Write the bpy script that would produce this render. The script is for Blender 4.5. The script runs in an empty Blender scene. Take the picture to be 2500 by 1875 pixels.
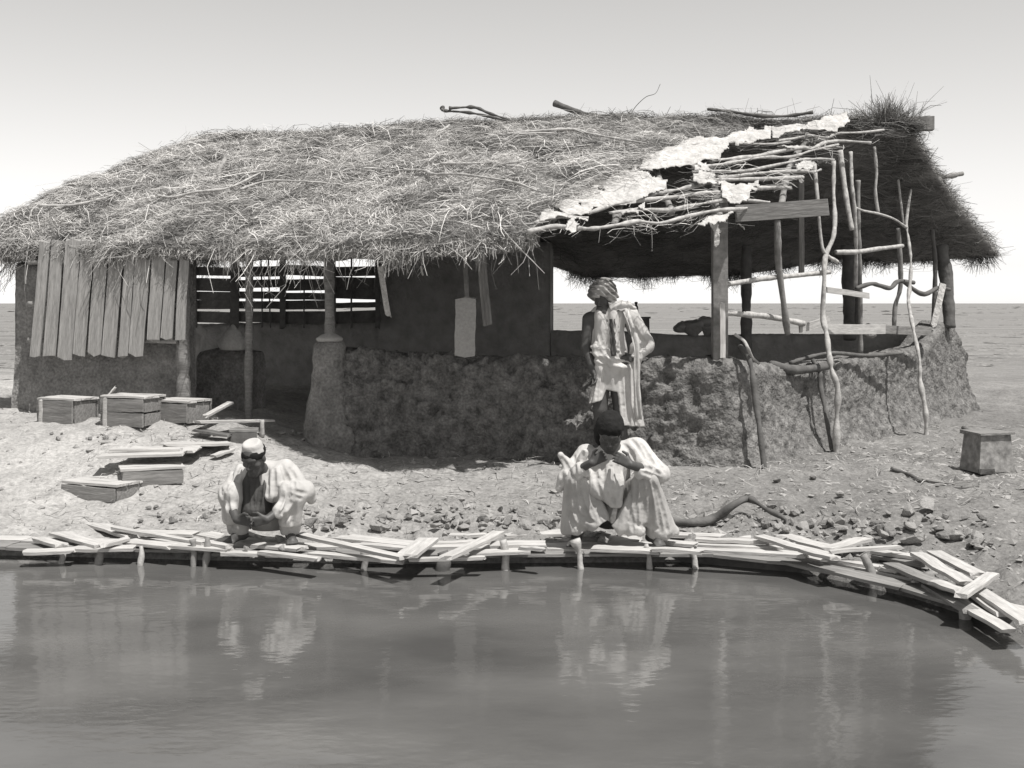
import bpy, math, random
import numpy as np
from mathutils import Vector, Matrix, Euler

# ---------------------------------------------------------------- camera, world, sun, exposure
scene = bpy.context.scene
FPX = 2900.0; CAMZ = 1.55; HOR = 740.0          # focal length / horizon in units of a 2500 x 1875 picture
cd = bpy.data.cameras.new("camera"); cam = bpy.data.objects.new("camera", cd)
scene.collection.objects.link(cam); scene.camera = cam
cam.location = (0, 0, CAMZ); cam.rotation_euler = (math.radians(90), 0, 0)
cd.sensor_width = 36; cd.lens = 36 * FPX / 2500.0
cd.shift_y = -(937.5 - HOR) / 2500.0
cd.clip_start = 0.1; cd.clip_end = 9000

SUN_EL = math.radians(66); SUN_AZ = math.radians(44)   # azimuth measured from the camera side towards the right
world = bpy.data.worlds.new("World"); scene.world = world; world.use_nodes = True
wn = world.node_tree.nodes; wl = world.node_tree.links
wn.clear()
sky = wn.new("ShaderNodeTexSky"); sky.sky_type = 'NISHITA'; sky.sun_disc = False
sky.sun_elevation = SUN_EL; sky.sun_rotation = math.pi - SUN_AZ
sky.dust_density = 0.2; sky.air_density = 0.65; sky.ozone_density = 0.3
hs = wn.new("ShaderNodeHueSaturation"); hs.inputs['Saturation'].default_value = 0.0
tint = wn.new("ShaderNodeMixRGB"); tint.blend_type = 'MULTIPLY'; tint.inputs[0].default_value = 1.0
tint.inputs[2].default_value = (1.0, 0.985, 0.965, 1)
bg = wn.new("ShaderNodeBackground"); bg.inputs['Strength'].default_value = 0.12
wo = wn.new("ShaderNodeOutputWorld")
wl.new(sky.outputs[0], hs.inputs['Color']); wl.new(hs.outputs[0], tint.inputs[1])
wl.new(tint.outputs[0], bg.inputs['Color']); wl.new(bg.outputs[0], wo.inputs[0])

sd = bpy.data.lights.new("sun", 'SUN'); sun = bpy.data.objects.new("sun", sd)
scene.collection.objects.link(sun)
sd.energy = 4.4; sd.angle = math.radians(0.5); sd.color = (1.0, 0.975, 0.945)
sdir = Vector((math.sin(SUN_AZ) * math.cos(SUN_EL), -math.cos(SUN_AZ) * math.cos(SUN_EL), math.sin(SUN_EL)))
sun.rotation_euler = sdir.to_track_quat('Z', 'Y').to_euler(); sun.location = (6, -8, 20)

scene.view_settings.view_transform = 'Standard'; scene.view_settings.look = 'None'
scene.view_settings.exposure = 0.36; scene.view_settings.gamma = 1.0
scene.view_settings.use_curve_mapping = False
scene.cycles.max_bounces = 6; scene.cycles.use_denoising = True

rng = np.random.default_rng(7); random.seed(7)
A = np.array

# ---------------------------------------------------------------- helpers
def W(u, v, d):
    """a point d metres ahead of the camera, seen at (u, v) of the 2500-wide picture"""
    return A([(u - 1250.0) * d / FPX, d, CAMZ - (v - HOR) * d / FPX])
def proj(p):
    p = np.asarray(p, float); return 1250 + p[..., 0] * FPX / p[..., 1], HOR + (CAMZ - p[..., 2]) * FPX / p[..., 1]
def zat(v, d): return CAMZ - (v - HOR) * d / FPX
def smooth(a, b, x):
    t = np.clip((x - a) / (b - a), 0, 1); return t * t * (3 - 2 * t)
def _h(ix, iy, iz, seed):
    n = (ix * 374761393 + iy * 668265263 + iz * 2147483647 + seed * 974634777) & 0xffffffff
    n = ((n ^ (n >> 13)) * 1274126177) & 0xffffffff
    n = ((n ^ (n >> 16)) * 2246822519) & 0xffffffff
    return ((n ^ (n >> 15)) & 0xffffff) / float(0x1000000)
def vn(p, seed=0):
    p = np.asarray(p, float); i = np.floor(p).astype(np.int64); f = p - i; f = f * f * (3 - 2 * f)
    r = 0
    for dx in (0, 1):
        for dy in (0, 1):
            for dz in (0, 1):
                w = (f[:, 0] if dx else 1 - f[:, 0]) * (f[:, 1] if dy else 1 - f[:, 1]) * (f[:, 2] if dz else 1 - f[:, 2])
                r = r + w * _h(i[:, 0] + dx, i[:, 1] + dy, i[:, 2] + dz, seed)
    return r
def fbm(p, seed=0, o=3, g=.5):
    a = 1; s = 0; t = 0; p = np.asarray(p, float)
    for k in range(o):
        s = s + a * (vn(p, seed + k * 17) - .5); t += a; a *= g; p = p * 2.03 + 3.1
    return s / t * 2

COL = scene.collection
class Ref: pass
ORG = {}
def mkmesh(name, V, F, mats, smoothf=True, shade=None, midx=None):
    V = np.asarray(V, np.float32)
    me = bpy.data.meshes.new(name)
    if isinstance(F, np.ndarray):
        k = F.shape[1]; nf = len(F)
        me.vertices.add(len(V)); me.vertices.foreach_set('co', V.ravel())
        me.loops.add(nf * k); me.loops.foreach_set('vertex_index', F.astype(np.int32).ravel())
        me.polygons.add(nf); me.polygons.foreach_set('loop_start', np.arange(0, nf * k, k, dtype=np.int32))
        me.update(calc_edges=True)
    else:
        me.from_pydata(V.tolist(), [], [list(map(int, f)) for f in F]); me.update()
    me.polygons.foreach_set('use_smooth', np.full(len(me.polygons), smoothf, bool))
    for m in (mats if isinstance(mats, (list, tuple)) else [mats]): me.materials.append(m)
    if midx is not None: me.polygons.foreach_set('material_index', np.asarray(midx, np.int32))
    if shade is not None:
        at = me.attributes.new('shade', 'FLOAT', 'POINT'); at.data.foreach_set('value', np.asarray(shade, np.float32))
    me.validate()
    return me
def thing(name, label, cat, loc=(0, 0, 0), group=None):
    o = bpy.data.objects.new(name, None); COL.objects.link(o); o.location = tuple(map(float, loc)); o.empty_display_size = .1
    o['label'] = label; o['category'] = cat
    if group: o['group'] = group
    ORG[o.name] = A(loc, float); return o
def mk(name, V, F, mats, parent=None, origin=None, label=None, cat=None, group=None, kind=None, smoothf=True, shade=None, midx=None):
    """one object out of world coordinates; children are stored relative to their thing"""
    V = np.asarray(V, float)
    if parent is not None: org = ORG[parent.name]
    else: org = A(origin, float) if origin is not None else A([V[:, 0].mean(), V[:, 1].mean(), V[:, 2].min()])
    me = mkmesh(name, V - org, F, mats, smoothf, shade, midx)
    o = bpy.data.objects.new(name, me); COL.objects.link(o)
    if parent is not None: o.parent = parent
    else: o.location = tuple(map(float, org))
    ORG[o.name] = org
    if label: o['label'] = label
    if cat: o['category'] = cat
    if group: o['group'] = group
    if kind: o['kind'] = kind
    return o

# ---------------------------------------------------------------- materials (a grey world, slightly warm, like the print)
def mat(name, c0, c1, rough=.9, scale=6.0, stretch=(1, 1, 1), bump=.3, bscale=60.0, bdist=.01, detail=6.0, shade=False, spec=.2, contrast=(.3, .7), fine=0.0):
    m = bpy.data.materials.new(name); m.use_nodes = True
    n = m.node_tree.nodes; l = m.node_tree.links; b = n['Principled BSDF']
    b.inputs['Roughness'].default_value = rough
    b.inputs['Specular IOR Level'].default_value = spec
    def col(v): return (v, v * .982, v * .955, 1)
    tc = n.new('ShaderNodeTexCoord'); mp = n.new('ShaderNodeMapping'); mp.inputs['Scale'].default_value = stretch
    l.new(tc.outputs['Object'], mp.inputs['Vector'])
    nz = n.new('ShaderNodeTexNoise'); nz.inputs['Scale'].default_value = scale; nz.inputs['Detail'].default_value = detail
    nz.inputs['Roughness'].default_value = .6
    l.new(mp.outputs[0], nz.inputs['Vector'])
    cr = n.new('ShaderNodeValToRGB'); cr.color_ramp.elements[0].position = contrast[0]; cr.color_ramp.elements[1].position = contrast[1]
    cr.color_ramp.elements[0].color = col(c0); cr.color_ramp.elements[1].color = col(c1)
    l.new(nz.outputs['Fac'], cr.inputs[0]); out = cr.outputs[0]
    if shade:
        at = n.new('ShaderNodeAttribute'); at.attribute_name = 'shade'
        mx = n.new('ShaderNodeMixRGB'); mx.blend_type = 'MULTIPLY'; mx.inputs[0].default_value = 1
        l.new(out, mx.inputs[1]); l.new(at.outputs['Fac'], mx.inputs[2]); out = mx.outputs[0]
    if fine > 0:
        nf = n.new('ShaderNodeTexNoise'); nf.inputs['Scale'].default_value = bscale * 1.7; nf.inputs['Detail'].default_value = 3
        l.new(mp.outputs[0], nf.inputs['Vector'])
        mr = n.new('ShaderNodeMapRange'); mr.inputs[1].default_value = .3; mr.inputs[2].default_value = .7
        mr.inputs[3].default_value = 1 - fine; mr.inputs[4].default_value = 1 + fine * .4
        l.new(nf.outputs['Fac'], mr.inputs[0])
        mx = n.new('ShaderNodeMixRGB'); mx.blend_type = 'MULTIPLY'; mx.inputs[0].default_value = 1
        l.new(out, mx.inputs[1]); l.new(mr.outputs[0], mx.inputs[2]); out = mx.outputs[0]
    l.new(out, b.inputs['Base Color'])
    if bump:
        nb = n.new('ShaderNodeTexNoise'); nb.inputs['Scale'].default_value = bscale; nb.inputs['Detail'].default_value = 5
        l.new(mp.outputs[0], nb.inputs['Vector'])
        bp = n.new('ShaderNodeBump'); bp.inputs['Strength'].default_value = bump; bp.inputs['Distance'].default_value = bdist
        l.new(nb.outputs['Fac'], bp.inputs['Height']); l.new(bp.outputs[0], b.inputs['Normal'])
    return m

M = {}
M['mud'] = mat('mud', .16, .30, scale=5, bump=.9, bscale=22, bdist=.03, fine=.35)
M['mud_lumpy'] = mat('mud_lumpy', .09, .27, scale=9, bump=1.0, bscale=26, bdist=.035, fine=.35)
M['dark_mud'] = mat('dark_mud', .20, .30, scale=5, bump=.8, bscale=25, bdist=.02)
M['straw'] = mat('straw', .36, .58, scale=3, bump=0, shade=True)
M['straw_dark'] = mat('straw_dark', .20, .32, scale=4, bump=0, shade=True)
M['thatch_bed'] = mat('thatch_bed', .10, .24, scale=14, bump=1.0, bscale=60, bdist=.03)
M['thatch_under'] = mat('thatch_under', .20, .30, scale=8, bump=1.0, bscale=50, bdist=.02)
M['pale_wood'] = mat('pale_wood', .40, .62, scale=9, stretch=(.6, 5, 5), bump=.5, bscale=20, bdist=.006)
M['plank'] = mat('plank', .34, .56, scale=7, stretch=(.5, 6, 6), bump=.6, bscale=18, bdist=.006, fine=.15)
M['grey_plank'] = mat('grey_plank', .15, .30, scale=7, stretch=(.5, 6, 6), bump=.6, bscale=18, bdist=.006, fine=.2)
M['old_plank'] = mat('old_plank', .20, .36, scale=6, stretch=(.5, 7, 7), bump=.6, bscale=14, bdist=.006, fine=.2)
M['dark_wood'] = mat('dark_wood', .08, .15, scale=8, bump=.6, bscale=30, bdist=.01)
M['pole'] = mat('pole', .24, .54, scale=18, bump=.5, bscale=60, bdist=.006)
M['mid_pole'] = mat('mid_pole', .16, .30, scale=14, bump=.5, bscale=60, bdist=.006)
M['rag'] = mat('rag', .38, .60, scale=7, bump=.9, bscale=22, bdist=.03, fine=.2)
M['robe'] = mat('robe', .40, .56, scale=4, bump=.35, bscale=30, bdist=.012)
M['trousers'] = mat('trousers', .30, .46, scale=4, bump=.35, bscale=28, bdist=.012)
M['smock'] = mat('smock', .38, .50, scale=4, bump=.35, bscale=30, bdist=.012)
M['shade_cloth'] = mat('shade_cloth', .05, .09, scale=8, bump=.4, bscale=40, bdist=.01)  # dark tone for the painted shade on a chest and a robe opening
M['turban'] = mat('turban', .16, .42, scale=9, stretch=(1, 1, 3), bump=.5, bscale=35, bdist=.012, contrast=(.42, .58))
M['skin'] = mat('skin', .05, .085, scale=8, rough=.55, bump=.15, bscale=60, bdist=.004, spec=.4)
M['hair'] = mat('hair', .012, .02, scale=20, bump=.5, bscale=90, bdist=.006)
M['stone'] = mat('stone', .20, .38, scale=8, bump=.6, bscale=30, bdist=.01)
M['dark_stone'] = mat('dark_stone', .14, .26, scale=8, bump=.6, bscale=30, bdist=.01)
M['tin'] = mat('tin', .14, .34, scale=9, rough=.7, bump=.6, bscale=14, bdist=.02, spec=.3, fine=.3)
M['board_cloth'] = mat('board_cloth', .30, .40, scale=40, bump=.3, bscale=90, bdist=.004)
M['bottle'] = mat('bottle', .02, .03, rough=.2, bump=0, spec=.5)

# ground material: glare painted in as a lighter left side, streaked plain beyond
def ground_mat():
    m = bpy.data.materials.new('ground'); m.use_nodes = True
    n = m.node_tree.nodes; l = m.node_tree.links; b = n['Principled BSDF']
    b.inputs['Roughness'].default_value = .95; b.inputs['Specular IOR Level'].default_value = .1
    tc = n.new('ShaderNodeTexCoord')
    def noise(sc, det=6, st=(1, 1, 1)):
        mp = n.new('ShaderNodeMapping'); mp.inputs['Scale'].default_value = st; l.new(tc.outputs['Object'], mp.inputs[0])
        z = n.new('ShaderNodeTexNoise'); z.inputs['Scale'].default_value = sc; z.inputs['Detail'].default_value = det
        z.inputs['Roughness'].default_value = .65; l.new(mp.outputs[0], z.inputs[0]); return z.outputs['Fac']
    def rng_(src, a, b_, c, d):
        r = n.new('ShaderNodeMapRange'); l.new(src, r.inputs[0])
        for i, q in zip((1, 2, 3, 4), (a, b_, c, d)): r.inputs[i].default_value = q
        return r.outputs[0]
    def math_(op, x, y):
        q = n.new('ShaderNodeMath'); q.operation = op
        for i, k in enumerate((x, y)):
            if isinstance(k, (int, float)): q.inputs[i].default_value = k
            else: l.new(k, q.inputs[i])
        return q.outputs[0]
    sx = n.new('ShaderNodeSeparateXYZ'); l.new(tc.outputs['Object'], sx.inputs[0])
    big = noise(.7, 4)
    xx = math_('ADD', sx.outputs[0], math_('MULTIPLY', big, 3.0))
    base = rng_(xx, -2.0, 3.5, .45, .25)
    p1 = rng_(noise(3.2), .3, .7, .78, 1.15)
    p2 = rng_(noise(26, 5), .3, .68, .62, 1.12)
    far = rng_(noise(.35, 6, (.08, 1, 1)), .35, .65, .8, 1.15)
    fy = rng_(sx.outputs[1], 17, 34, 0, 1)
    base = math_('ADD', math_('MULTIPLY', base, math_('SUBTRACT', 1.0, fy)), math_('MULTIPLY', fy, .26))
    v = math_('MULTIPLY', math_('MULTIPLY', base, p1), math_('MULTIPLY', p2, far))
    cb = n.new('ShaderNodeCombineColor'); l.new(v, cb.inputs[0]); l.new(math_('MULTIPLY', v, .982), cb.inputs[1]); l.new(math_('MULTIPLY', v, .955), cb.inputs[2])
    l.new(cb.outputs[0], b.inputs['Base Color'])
    bp = n.new('ShaderNodeBump'); bp.inputs['Strength'].default_value = .9; bp.inputs['Distance'].default_value = .03
    hgt = math_('ADD', noise(18, 8), math_('MULTIPLY', noise(60, 4), .4))
    l.new(hgt, bp.inputs['Height']); l.new(bp.outputs[0], b.inputs['Normal'])
    return m
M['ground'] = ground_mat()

def water_mat():
    m = bpy.data.materials.new('water'); m.use_nodes = True
    n = m.node_tree.nodes; l = m.node_tree.links; b = n['Principled BSDF']
    b.inputs['Base Color'].default_value = (.085, .083, .08, 1); b.inputs['Roughness'].default_value = .07
    b.inputs['IOR'].default_value = 1.45; b.inputs['Specular IOR Level'].default_value = .7
    tc = n.new('ShaderNodeTexCoord'); mp = n.new('ShaderNodeMapping'); mp.inputs['Scale'].default_value = (1, 1.7, 1)
    l.new(tc.outputs['Object'], mp.inputs[0])
    z1 = n.new('ShaderNodeTexNoise'); z1.inputs['Scale'].default_value = 3.5; z1.inputs['Detail'].default_value = 2; l.new(mp.outputs[0], z1.inputs[0])
    z2 = n.new('ShaderNodeTexNoise'); z2.inputs['Scale'].default_value = 13; z2.inputs['Detail'].default_value = 2; l.new(mp.outputs[0], z2.inputs[0])
    ad = n.new('ShaderNodeMath'); ad.operation = 'MULTIPLY_ADD'; ad.inputs[1].default_value = .25
    l.new(z2.outputs['Fac'], ad.inputs[0]); l.new(z1.outputs['Fac'], ad.inputs[2])
    bp = n.new('ShaderNodeBump'); bp.inputs['Strength'].default_value = .35; bp.inputs['Distance'].default_value = .008
    l.new(ad.outputs[0], bp.inputs['Height']); l.new(bp.outputs[0], b.inputs['Normal'])
    # silt: cloudy patches in the colour
    z3 = n.new('ShaderNodeTexNoise'); z3.inputs['Scale'].default_value = .8; z3.inputs['Detail'].default_value = 5; l.new(mp.outputs[0], z3.inputs[0])
    cr = n.new('ShaderNodeValToRGB'); cr.color_ramp.elements[0].position = .3; cr.color_ramp.elements[1].position = .7
    cr.color_ramp.elements[0].color = (.08, .079, .077, 1); cr.color_ramp.elements[1].color = (.14, .138, .134, 1)
    l.new(z3.outputs['Fac'], cr.inputs[0]); l.new(cr.outputs[0], b.inputs['Base Color'])
    return m
M['water'] = water_mat()

# ---------------------------------------------------------------- terrain
EDGE = A([(-60, 11.5), (-12, 9.5), (-5, 8.95), (-3.5, 8.82), (-2, 8.66), (-.8, 8.55), (.4, 8.6), (1.4, 8.62), (1.9, 8.4), (2.3, 7.95), (2.6, 7.4), (2.85, 6.8), (3.2, 5.9), (3.6, 4.6), (4.2, 3.0), (2.5, 2.2), (-2, 2.0), (-9, 2.2), (-30, 2.6), (-60, 3)]); EDGE[:10, 1] -= .10
def edge_dist(x, y):
    """distance to the pond's edge, positive on land"""
    x = np.asarray(x, float); y = np.asarray(y, float); best = np.full(x.shape, 1e9)
    inside = np.zeros(x.shape, bool); n = len(EDGE)
    for i in range(n):
        ax, ay = EDGE[i]; bx, by = EDGE[(i + 1) % n]
        dx, dy = bx - ax, by - ay
        t = np.clip(((x - ax) * dx + (y - ay) * dy) / (dx * dx + dy * dy), 0, 1)
        best = np.minimum(best, np.hypot(x - ax - t * dx, y - ay - t * dy))
        if ay != by:
            c = ((ay > y) != (by > y)) & (x < (bx - ax) * (y - ay) / (by - ay) + ax); inside ^= c
    return np.where(inside, -best, best)
def height(x, y, rough=True):
    x = np.asarray(x, float); y = np.asarray(y, float)
    s = edge_dist(x, y)
    h = -.205 + .205 * smooth(0, 2.7, s)
    h = h + .36 * smooth(-1.2, -3.4, x) * smooth(.7, 3.3, s) * smooth(30, 14, y) * smooth(3, 8, y)
    h = np.where(s < 0, -.205 - .75 * smooth(0, .5, -s), h)
    if rough:
        P = np.stack([x, y, np.zeros_like(x)], -1).reshape(-1, 3)
        near = (smooth(40, 20, y) * smooth(0, .25, s)).ravel()
        r = fbm(P * 1.4, 3, 3) * .05 + fbm(P * 5, 9, 3) * .05
        rub = (smooth(2.2, .5, s) * smooth(-3, -1, x)).ravel() * np.maximum(0, fbm(P * 9, 21, 2)) * .09
        far = fbm(P * .05, 5, 3) * .25 * smooth(30, 200, y).ravel()
        h = h + ((r + rub) * near).reshape(x.shape) + far.reshape(x.shape)
    return h
def grow(a, step, r, lim):
    out = []; q = a; s = step
    while abs(q) < lim or len(out) < 3:
        s *= r; q += s; out.append(q)
        if abs(q) > lim: break
    return out
def G(u, v, rough=True):
    """where the sight line through (u, v) meets the ground"""
    lo, hi = 6.3, 40.0; ds = np.concatenate([np.arange(6.3, 20, .03), np.arange(20, 60, .3)])
    X = (u - 1250) * ds / FPX; Z = CAMZ - (v - HOR) * ds / FPX; H = height(X, ds, rough)
    k = np.argmax(Z < H)
    return A([X[k], ds[k], H[k]])
def gz(x, y): return float(height(A([x]), A([y]))[0])

xs = np.concatenate([grow(-7.6, .05, -1, 0)[:0], -A(grow(7.6, .05, 1.22, 4500))[::-1], np.arange(-7.6, 8.6, .045), A(grow(8.6, .05, 1.22, 4500))])
ys = np.concatenate([-A(grow(0, .5, 1.5, 300))[::-1], np.arange(0, 6.4, .3), np.arange(6.4, 13.2, .04), np.arange(13.2, 21, .1), A(grow(21, .12, 1.12, 6000))])
XX, YY = np.meshgrid(xs, ys); HH = height(XX, YY)
def grid_faces(nr, nc):
    i = np.arange(nr - 1)[:, None] * nc + np.arange(nc - 1)[None, :]; i = i.ravel()
    return np.stack([i, i + 1, i + nc + 1, i + nc], -1)
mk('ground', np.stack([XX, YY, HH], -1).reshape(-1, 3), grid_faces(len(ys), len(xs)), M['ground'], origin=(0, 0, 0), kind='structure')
wx = np.linspace(-60, 8, 120); wy = np.linspace(1.2, 12.5, 60); WX, WY = np.meshgrid(wx, wy)
mk('pond_water', np.stack([WX, WY, np.full(WX.shape, -.285)], -1).reshape(-1, 3), grid_faces(60, 120), M['water'], origin=(0, 0, -.285), kind='structure')

# ---------------------------------------------------------------- shape builders
def box(c, size, rx=(1, 0, 0), up=(0, 0, 1), jit=0.0):
    """8 corners of a box centred at c, local x along rx"""
    rx = A(rx, float); rx /= np.linalg.norm(rx); up = A(up, float); ry = np.cross(up, rx); ry /= np.linalg.norm(ry); rz = np.cross(rx, ry)
    V = []
    for sx_ in (-.5, .5):
        for sy_ in (-.5, .5):
            for sz_ in (-.5, .5):
                V.append(A(c, float) + rx * sx_ * size[0] + ry * sy_ * size[1] + rz * sz_ * size[2] + (rng.normal(0, jit, 3) if jit else 0))
    return A(V), [(0, 1, 3, 2), (4, 6, 7, 5), (0, 4, 5, 1), (2, 3, 7, 6), (0, 2, 6, 4), (1, 5, 7, 3)]
def join(parts):
    V = []; F = []; o = 0
    for v, f in parts:
        V.append(v); F += [tuple(int(q) + o for q in g) for g in f]; o += len(v)
    return np.concatenate(V), F
def catmull(P, n):
    P = A(P, float); k = len(P)
    if k == 2: return P[0] + (P[1] - P[0]) * np.linspace(0, 1, n)[:, None]
    Q = np.concatenate([[2 * P[0] - P[1]], P, [2 * P[-1] - P[-2]]]); out = []
    for t in np.linspace(0, k - 1 - 1e-9, n):
        i = int(t); f = t - i; a, b, c, d = Q[i:i + 4]
        out.append(.5 * ((2 * b) + (-a + c) * f + (2 * a - 5 * b + 4 * c - d) * f * f + (-a + 3 * b - 3 * c + d) * f ** 3))
    return A(out)
def tube(pts, r0, r1=None, n=None, sides=9, knob=.12, wob=0.0, seed=0):
    """a stick: a tapered, slightly knobbly tube through the points"""
    r1 = r0 if r1 is None else r1
    L = np.linalg.norm(np.diff(A(pts, float), axis=0), axis=1).sum(); n = n or max(6, int(L / .03))
    C = catmull(pts, n)
    if wob: C = C + np.stack([fbm(C * 5 + seed, 40 + q, 2) for q in range(3)], -1) * wob * np.sin(np.linspace(0, math.pi, n))[:, None]
    T = np.gradient(C, axis=0); T /= np.linalg.norm(T, axis=1)[:, None] + 1e-9
    ref = A([0, 0, 1.]) if abs(T[:, 2]).mean() < .8 else A([0, 1., 0])
    U = np.cross(T, ref); U /= np.linalg.norm(U, axis=1)[:, None]; B = np.cross(T, U)
    t = np.linspace(0, 1, n); R = (r0 + (r1 - r0) * t) * (1 + knob * fbm(np.stack([t * L * 7, t * 0 + seed, t * 0], -1), 77, 3) * 2.6)
    a = np.linspace(0, 2 * math.pi, sides, endpoint=False)
    V = (C[:, None] + R[:, None, None] * (np.cos(a)[None, :, None] * U[:, None] + np.sin(a)[None, :, None] * B[:, None])).reshape(-1, 3)
    F = [(i * sides + j, i * sides + (j + 1) % sides, (i + 1) * sides + (j + 1) % sides, (i + 1) * sides + j) for i in range(n - 1) for j in range(sides)]
    F += [tuple(range(sides))[::-1], tuple((n - 1) * sides + j for j in range(sides))]
    return V, F
def plankmesh(L, w, h, seed, warp=.002, ragged=.012, n=5):
    """a sawn board with split, uneven ends, local x along its length"""
    r = np.random.default_rng(seed); V = []; F = []
    xs_ = np.linspace(-L / 2, L / 2, n); sides = [(-1, -1), (-1, 1), (0, 1), (1, 1), (1, -1), (0, -1)]
    wv = r.normal(0, warp, n); wy_ = r.normal(0, .002, n); e0 = r.normal(0, ragged, 6); e1 = r.normal(0, ragged, 6); tp = r.uniform(.85, 1.0, 2)
    for i, x in enumerate(xs_):
        for k, (a, b) in enumerate(sides):
            dx = e0[k] if i == 0 else (e1[k] if i == n - 1 else 0)
            ww = w * (tp[0] + (tp[1] - tp[0]) * i / (n - 1))
            V.append((x + dx, a * ww / 2 + wy_[i], b * h / 2 + wv[i] + (0.002 if a == 0 else 0) * b))
    for i in range(n - 1):
        for k in range(6):
            F.append((i * 6 + k, (i + 1) * 6 + k, (i + 1) * 6 + (k + 1) % 6, i * 6 + (k + 1) % 6))
    F += [tuple(range(6)), tuple((n - 1) * 6 + k for k in range(6))[::-1]]
    return A(V), F
def plank(name, a, b, w, h, m, parent=None, seed=0, up=(0, 0, 1), label=None, cat=None, group=None, roll=0.0):
    """a board from a to b, as an object whose own x axis runs along it (the grain follows it)"""
    a = A(a, float); b = A(b, float); L = np.linalg.norm(b - a); V, F = plankmesh(L, w, h, seed)
    me = mkmesh(name, V, F, m, smoothf=False); o = bpy.data.objects.new(name, me); COL.objects.link(o)
    x = Vector((b - a) / L); u = Vector(up); y = u.cross(x).normalized(); z = x.cross(y)
    R = Matrix((x, y, z)).transposed().to_4x4() @ Matrix.Rotation(roll, 4, 'X'); c = (a + b) / 2
    if parent is not None: o.parent = parent; c = c - ORG[parent.name]
    o.matrix_basis = Matrix.Translation(Vector(c)) @ R
    if label: o['label'] = label
    if cat: o['category'] = cat
    if group: o['group'] = group
    return o
def ribbons(C, D, N, L, Wd, bend, seg=3):
    """many thin curved blades at once: centres, directions, facing, lengths, widths"""
    n = len(C); D = D / np.linalg.norm(D, axis=1)[:, None]
    S = np.cross(D, N); S /= np.linalg.norm(S, axis=1)[:, None] + 1e-9; Nn = np.cross(S, D)
    t = np.linspace(-.5, .5, seg + 1); V = np.zeros((n, seg + 1, 2, 3))
    for k, q in enumerate(t):
        c = C + D * (L * q)[:, None] + Nn * (bend[:, 0] * (.25 - q * q) * L)[:, None] + S * (bend[:, 1] * (.25 - q * q) * L)[:, None]
        w = Wd * (1 - .6 * abs(q) * 2 * .8)
        V[:, k, 0] = c - S * (w / 2)[:, None]; V[:, k, 1] = c + S * (w / 2)[:, None]
    i = np.arange(n)[:, None] * (seg + 1) * 2 + np.arange(seg)[None, :] * 2; i = i.ravel()
    return V.reshape(-1, 3), np.stack([i, i + 1, i + 3, i + 2], -1)
def unit(v): return v / (np.linalg.norm(v, axis=-1, keepdims=True) + 1e-12)
exec_parts = True
# ---------------------------------------------------------------- the hut
PC = A([2.12, 11.4]); PD = A([6.3, 16.7])                       # front corner and far right corner of the mud walls
FD = A([-math.cos(math.radians(12)), math.sin(math.radians(12))])  # the front wall runs this way from the corner
BL = A([-5.6, 18.9])                                            # left end of the rear wall
def dline(P0, P1, u):
    k = (u - 1250) / FPX; dx, dy = P1[0] - P0[0], P1[1] - P0[1]
    t = (k * P0[1] - P0[0]) / (dx - k * dy); return P0[1] + t * dy
def dF(u): return dline(PC, PC + FD, u)
def dE(u): return dline(PC, PD, u)
def dR(u): return dline(PD, BL, u)
hut = thing('thatched_hut', 'long mud walled hut with ragged brushwood thatch stripped to bare poles at its right end', 'hut', (PC[0] - 3.5, PC[1] + 2.5, 0))

def mudwall(name, us, dfun, vtop, zb, T, m, out, off=0.0, flare=.12, amp=.035, freq=6, seed=1, top_r=.12, label=None):
    """a hand-built mud wall with a rounded top, swept along a line of the plan"""
    us = A(us, float); cols = []
    n = int(np.hypot(*(W(us[-1], 900, dfun(us[-1])) - W(us[0], 900, dfun(us[0])))[:2]) / .028) + 2
    P0 = W(us[0], 900, dfun(us[0]))[:2]; P1 = W(us[-1], 900, dfun(us[-1]))[:2]
    nv = A(out, float); rows = []
    for q in np.linspace(0, 1, n):
        p = P0 + (P1 - P0) * q + nv * off; u = 1250 + p[0] * FPX / p[1]
        zt = zat(np.interp(u, us, vtop), p[1]); z0 = zb if np.isscalar(zb) else np.interp(u, us, zb)
        r = min(top_r, T / 2); sec = []
        for k in range(34):                                   # outer face
            f = k / 34.; z = z0 + (zt - r - z0) * f; sec.append((flare * (1 - f) ** 3, z))
        for k in range(11):
            a = math.pi * k / 10; sec.append((-r + r * math.cos(a) if k <= 5 else -T + r + r * math.cos(a), zt - r + r * math.sin(a)))
        for k in range(8):
            f = k / 7.; sec.append((-T, (zt - r) + (z0 - zt + r) * f))
        rows.append([(p[0] + nv[0] * o, p[1] + nv[1] * o, z) for o, z in sec])
    V = A(rows); nr, nc = V.shape[:2]; Vf = V.reshape(-1, 3)
    d = (fbm(Vf * A([1, 1, 1]) * freq, seed, 3) * amp + fbm(Vf * 1.6, seed + 5, 2) * amp * 1.1 + np.abs(fbm(Vf * freq * 3.1, seed + 9, 2)) * amp * .45)
    Vf = Vf + np.stack([nv[0] * d, nv[1] * d, d * .6], -1)
    F = grid_faces(nr, nc)
    e0 = tuple(range(nc)); e1 = tuple((nr - 1) * nc + k for k in range(nc))[::-1]
    return mk(name, Vf, [tuple(f) for f in F] + [e0, e1], m, parent=hut, label=label)
nF = A([-FD[1], FD[0]]); nF = nF if nF[1] < 0 else -nF
eD = unit(PD - PC); nE = A([eD[1], -eD[0]])
rD = unit(BL - PD); nR = A([rD[1], -rD[0]]); nR = nR if nR[1] < 0 else -nR
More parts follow.
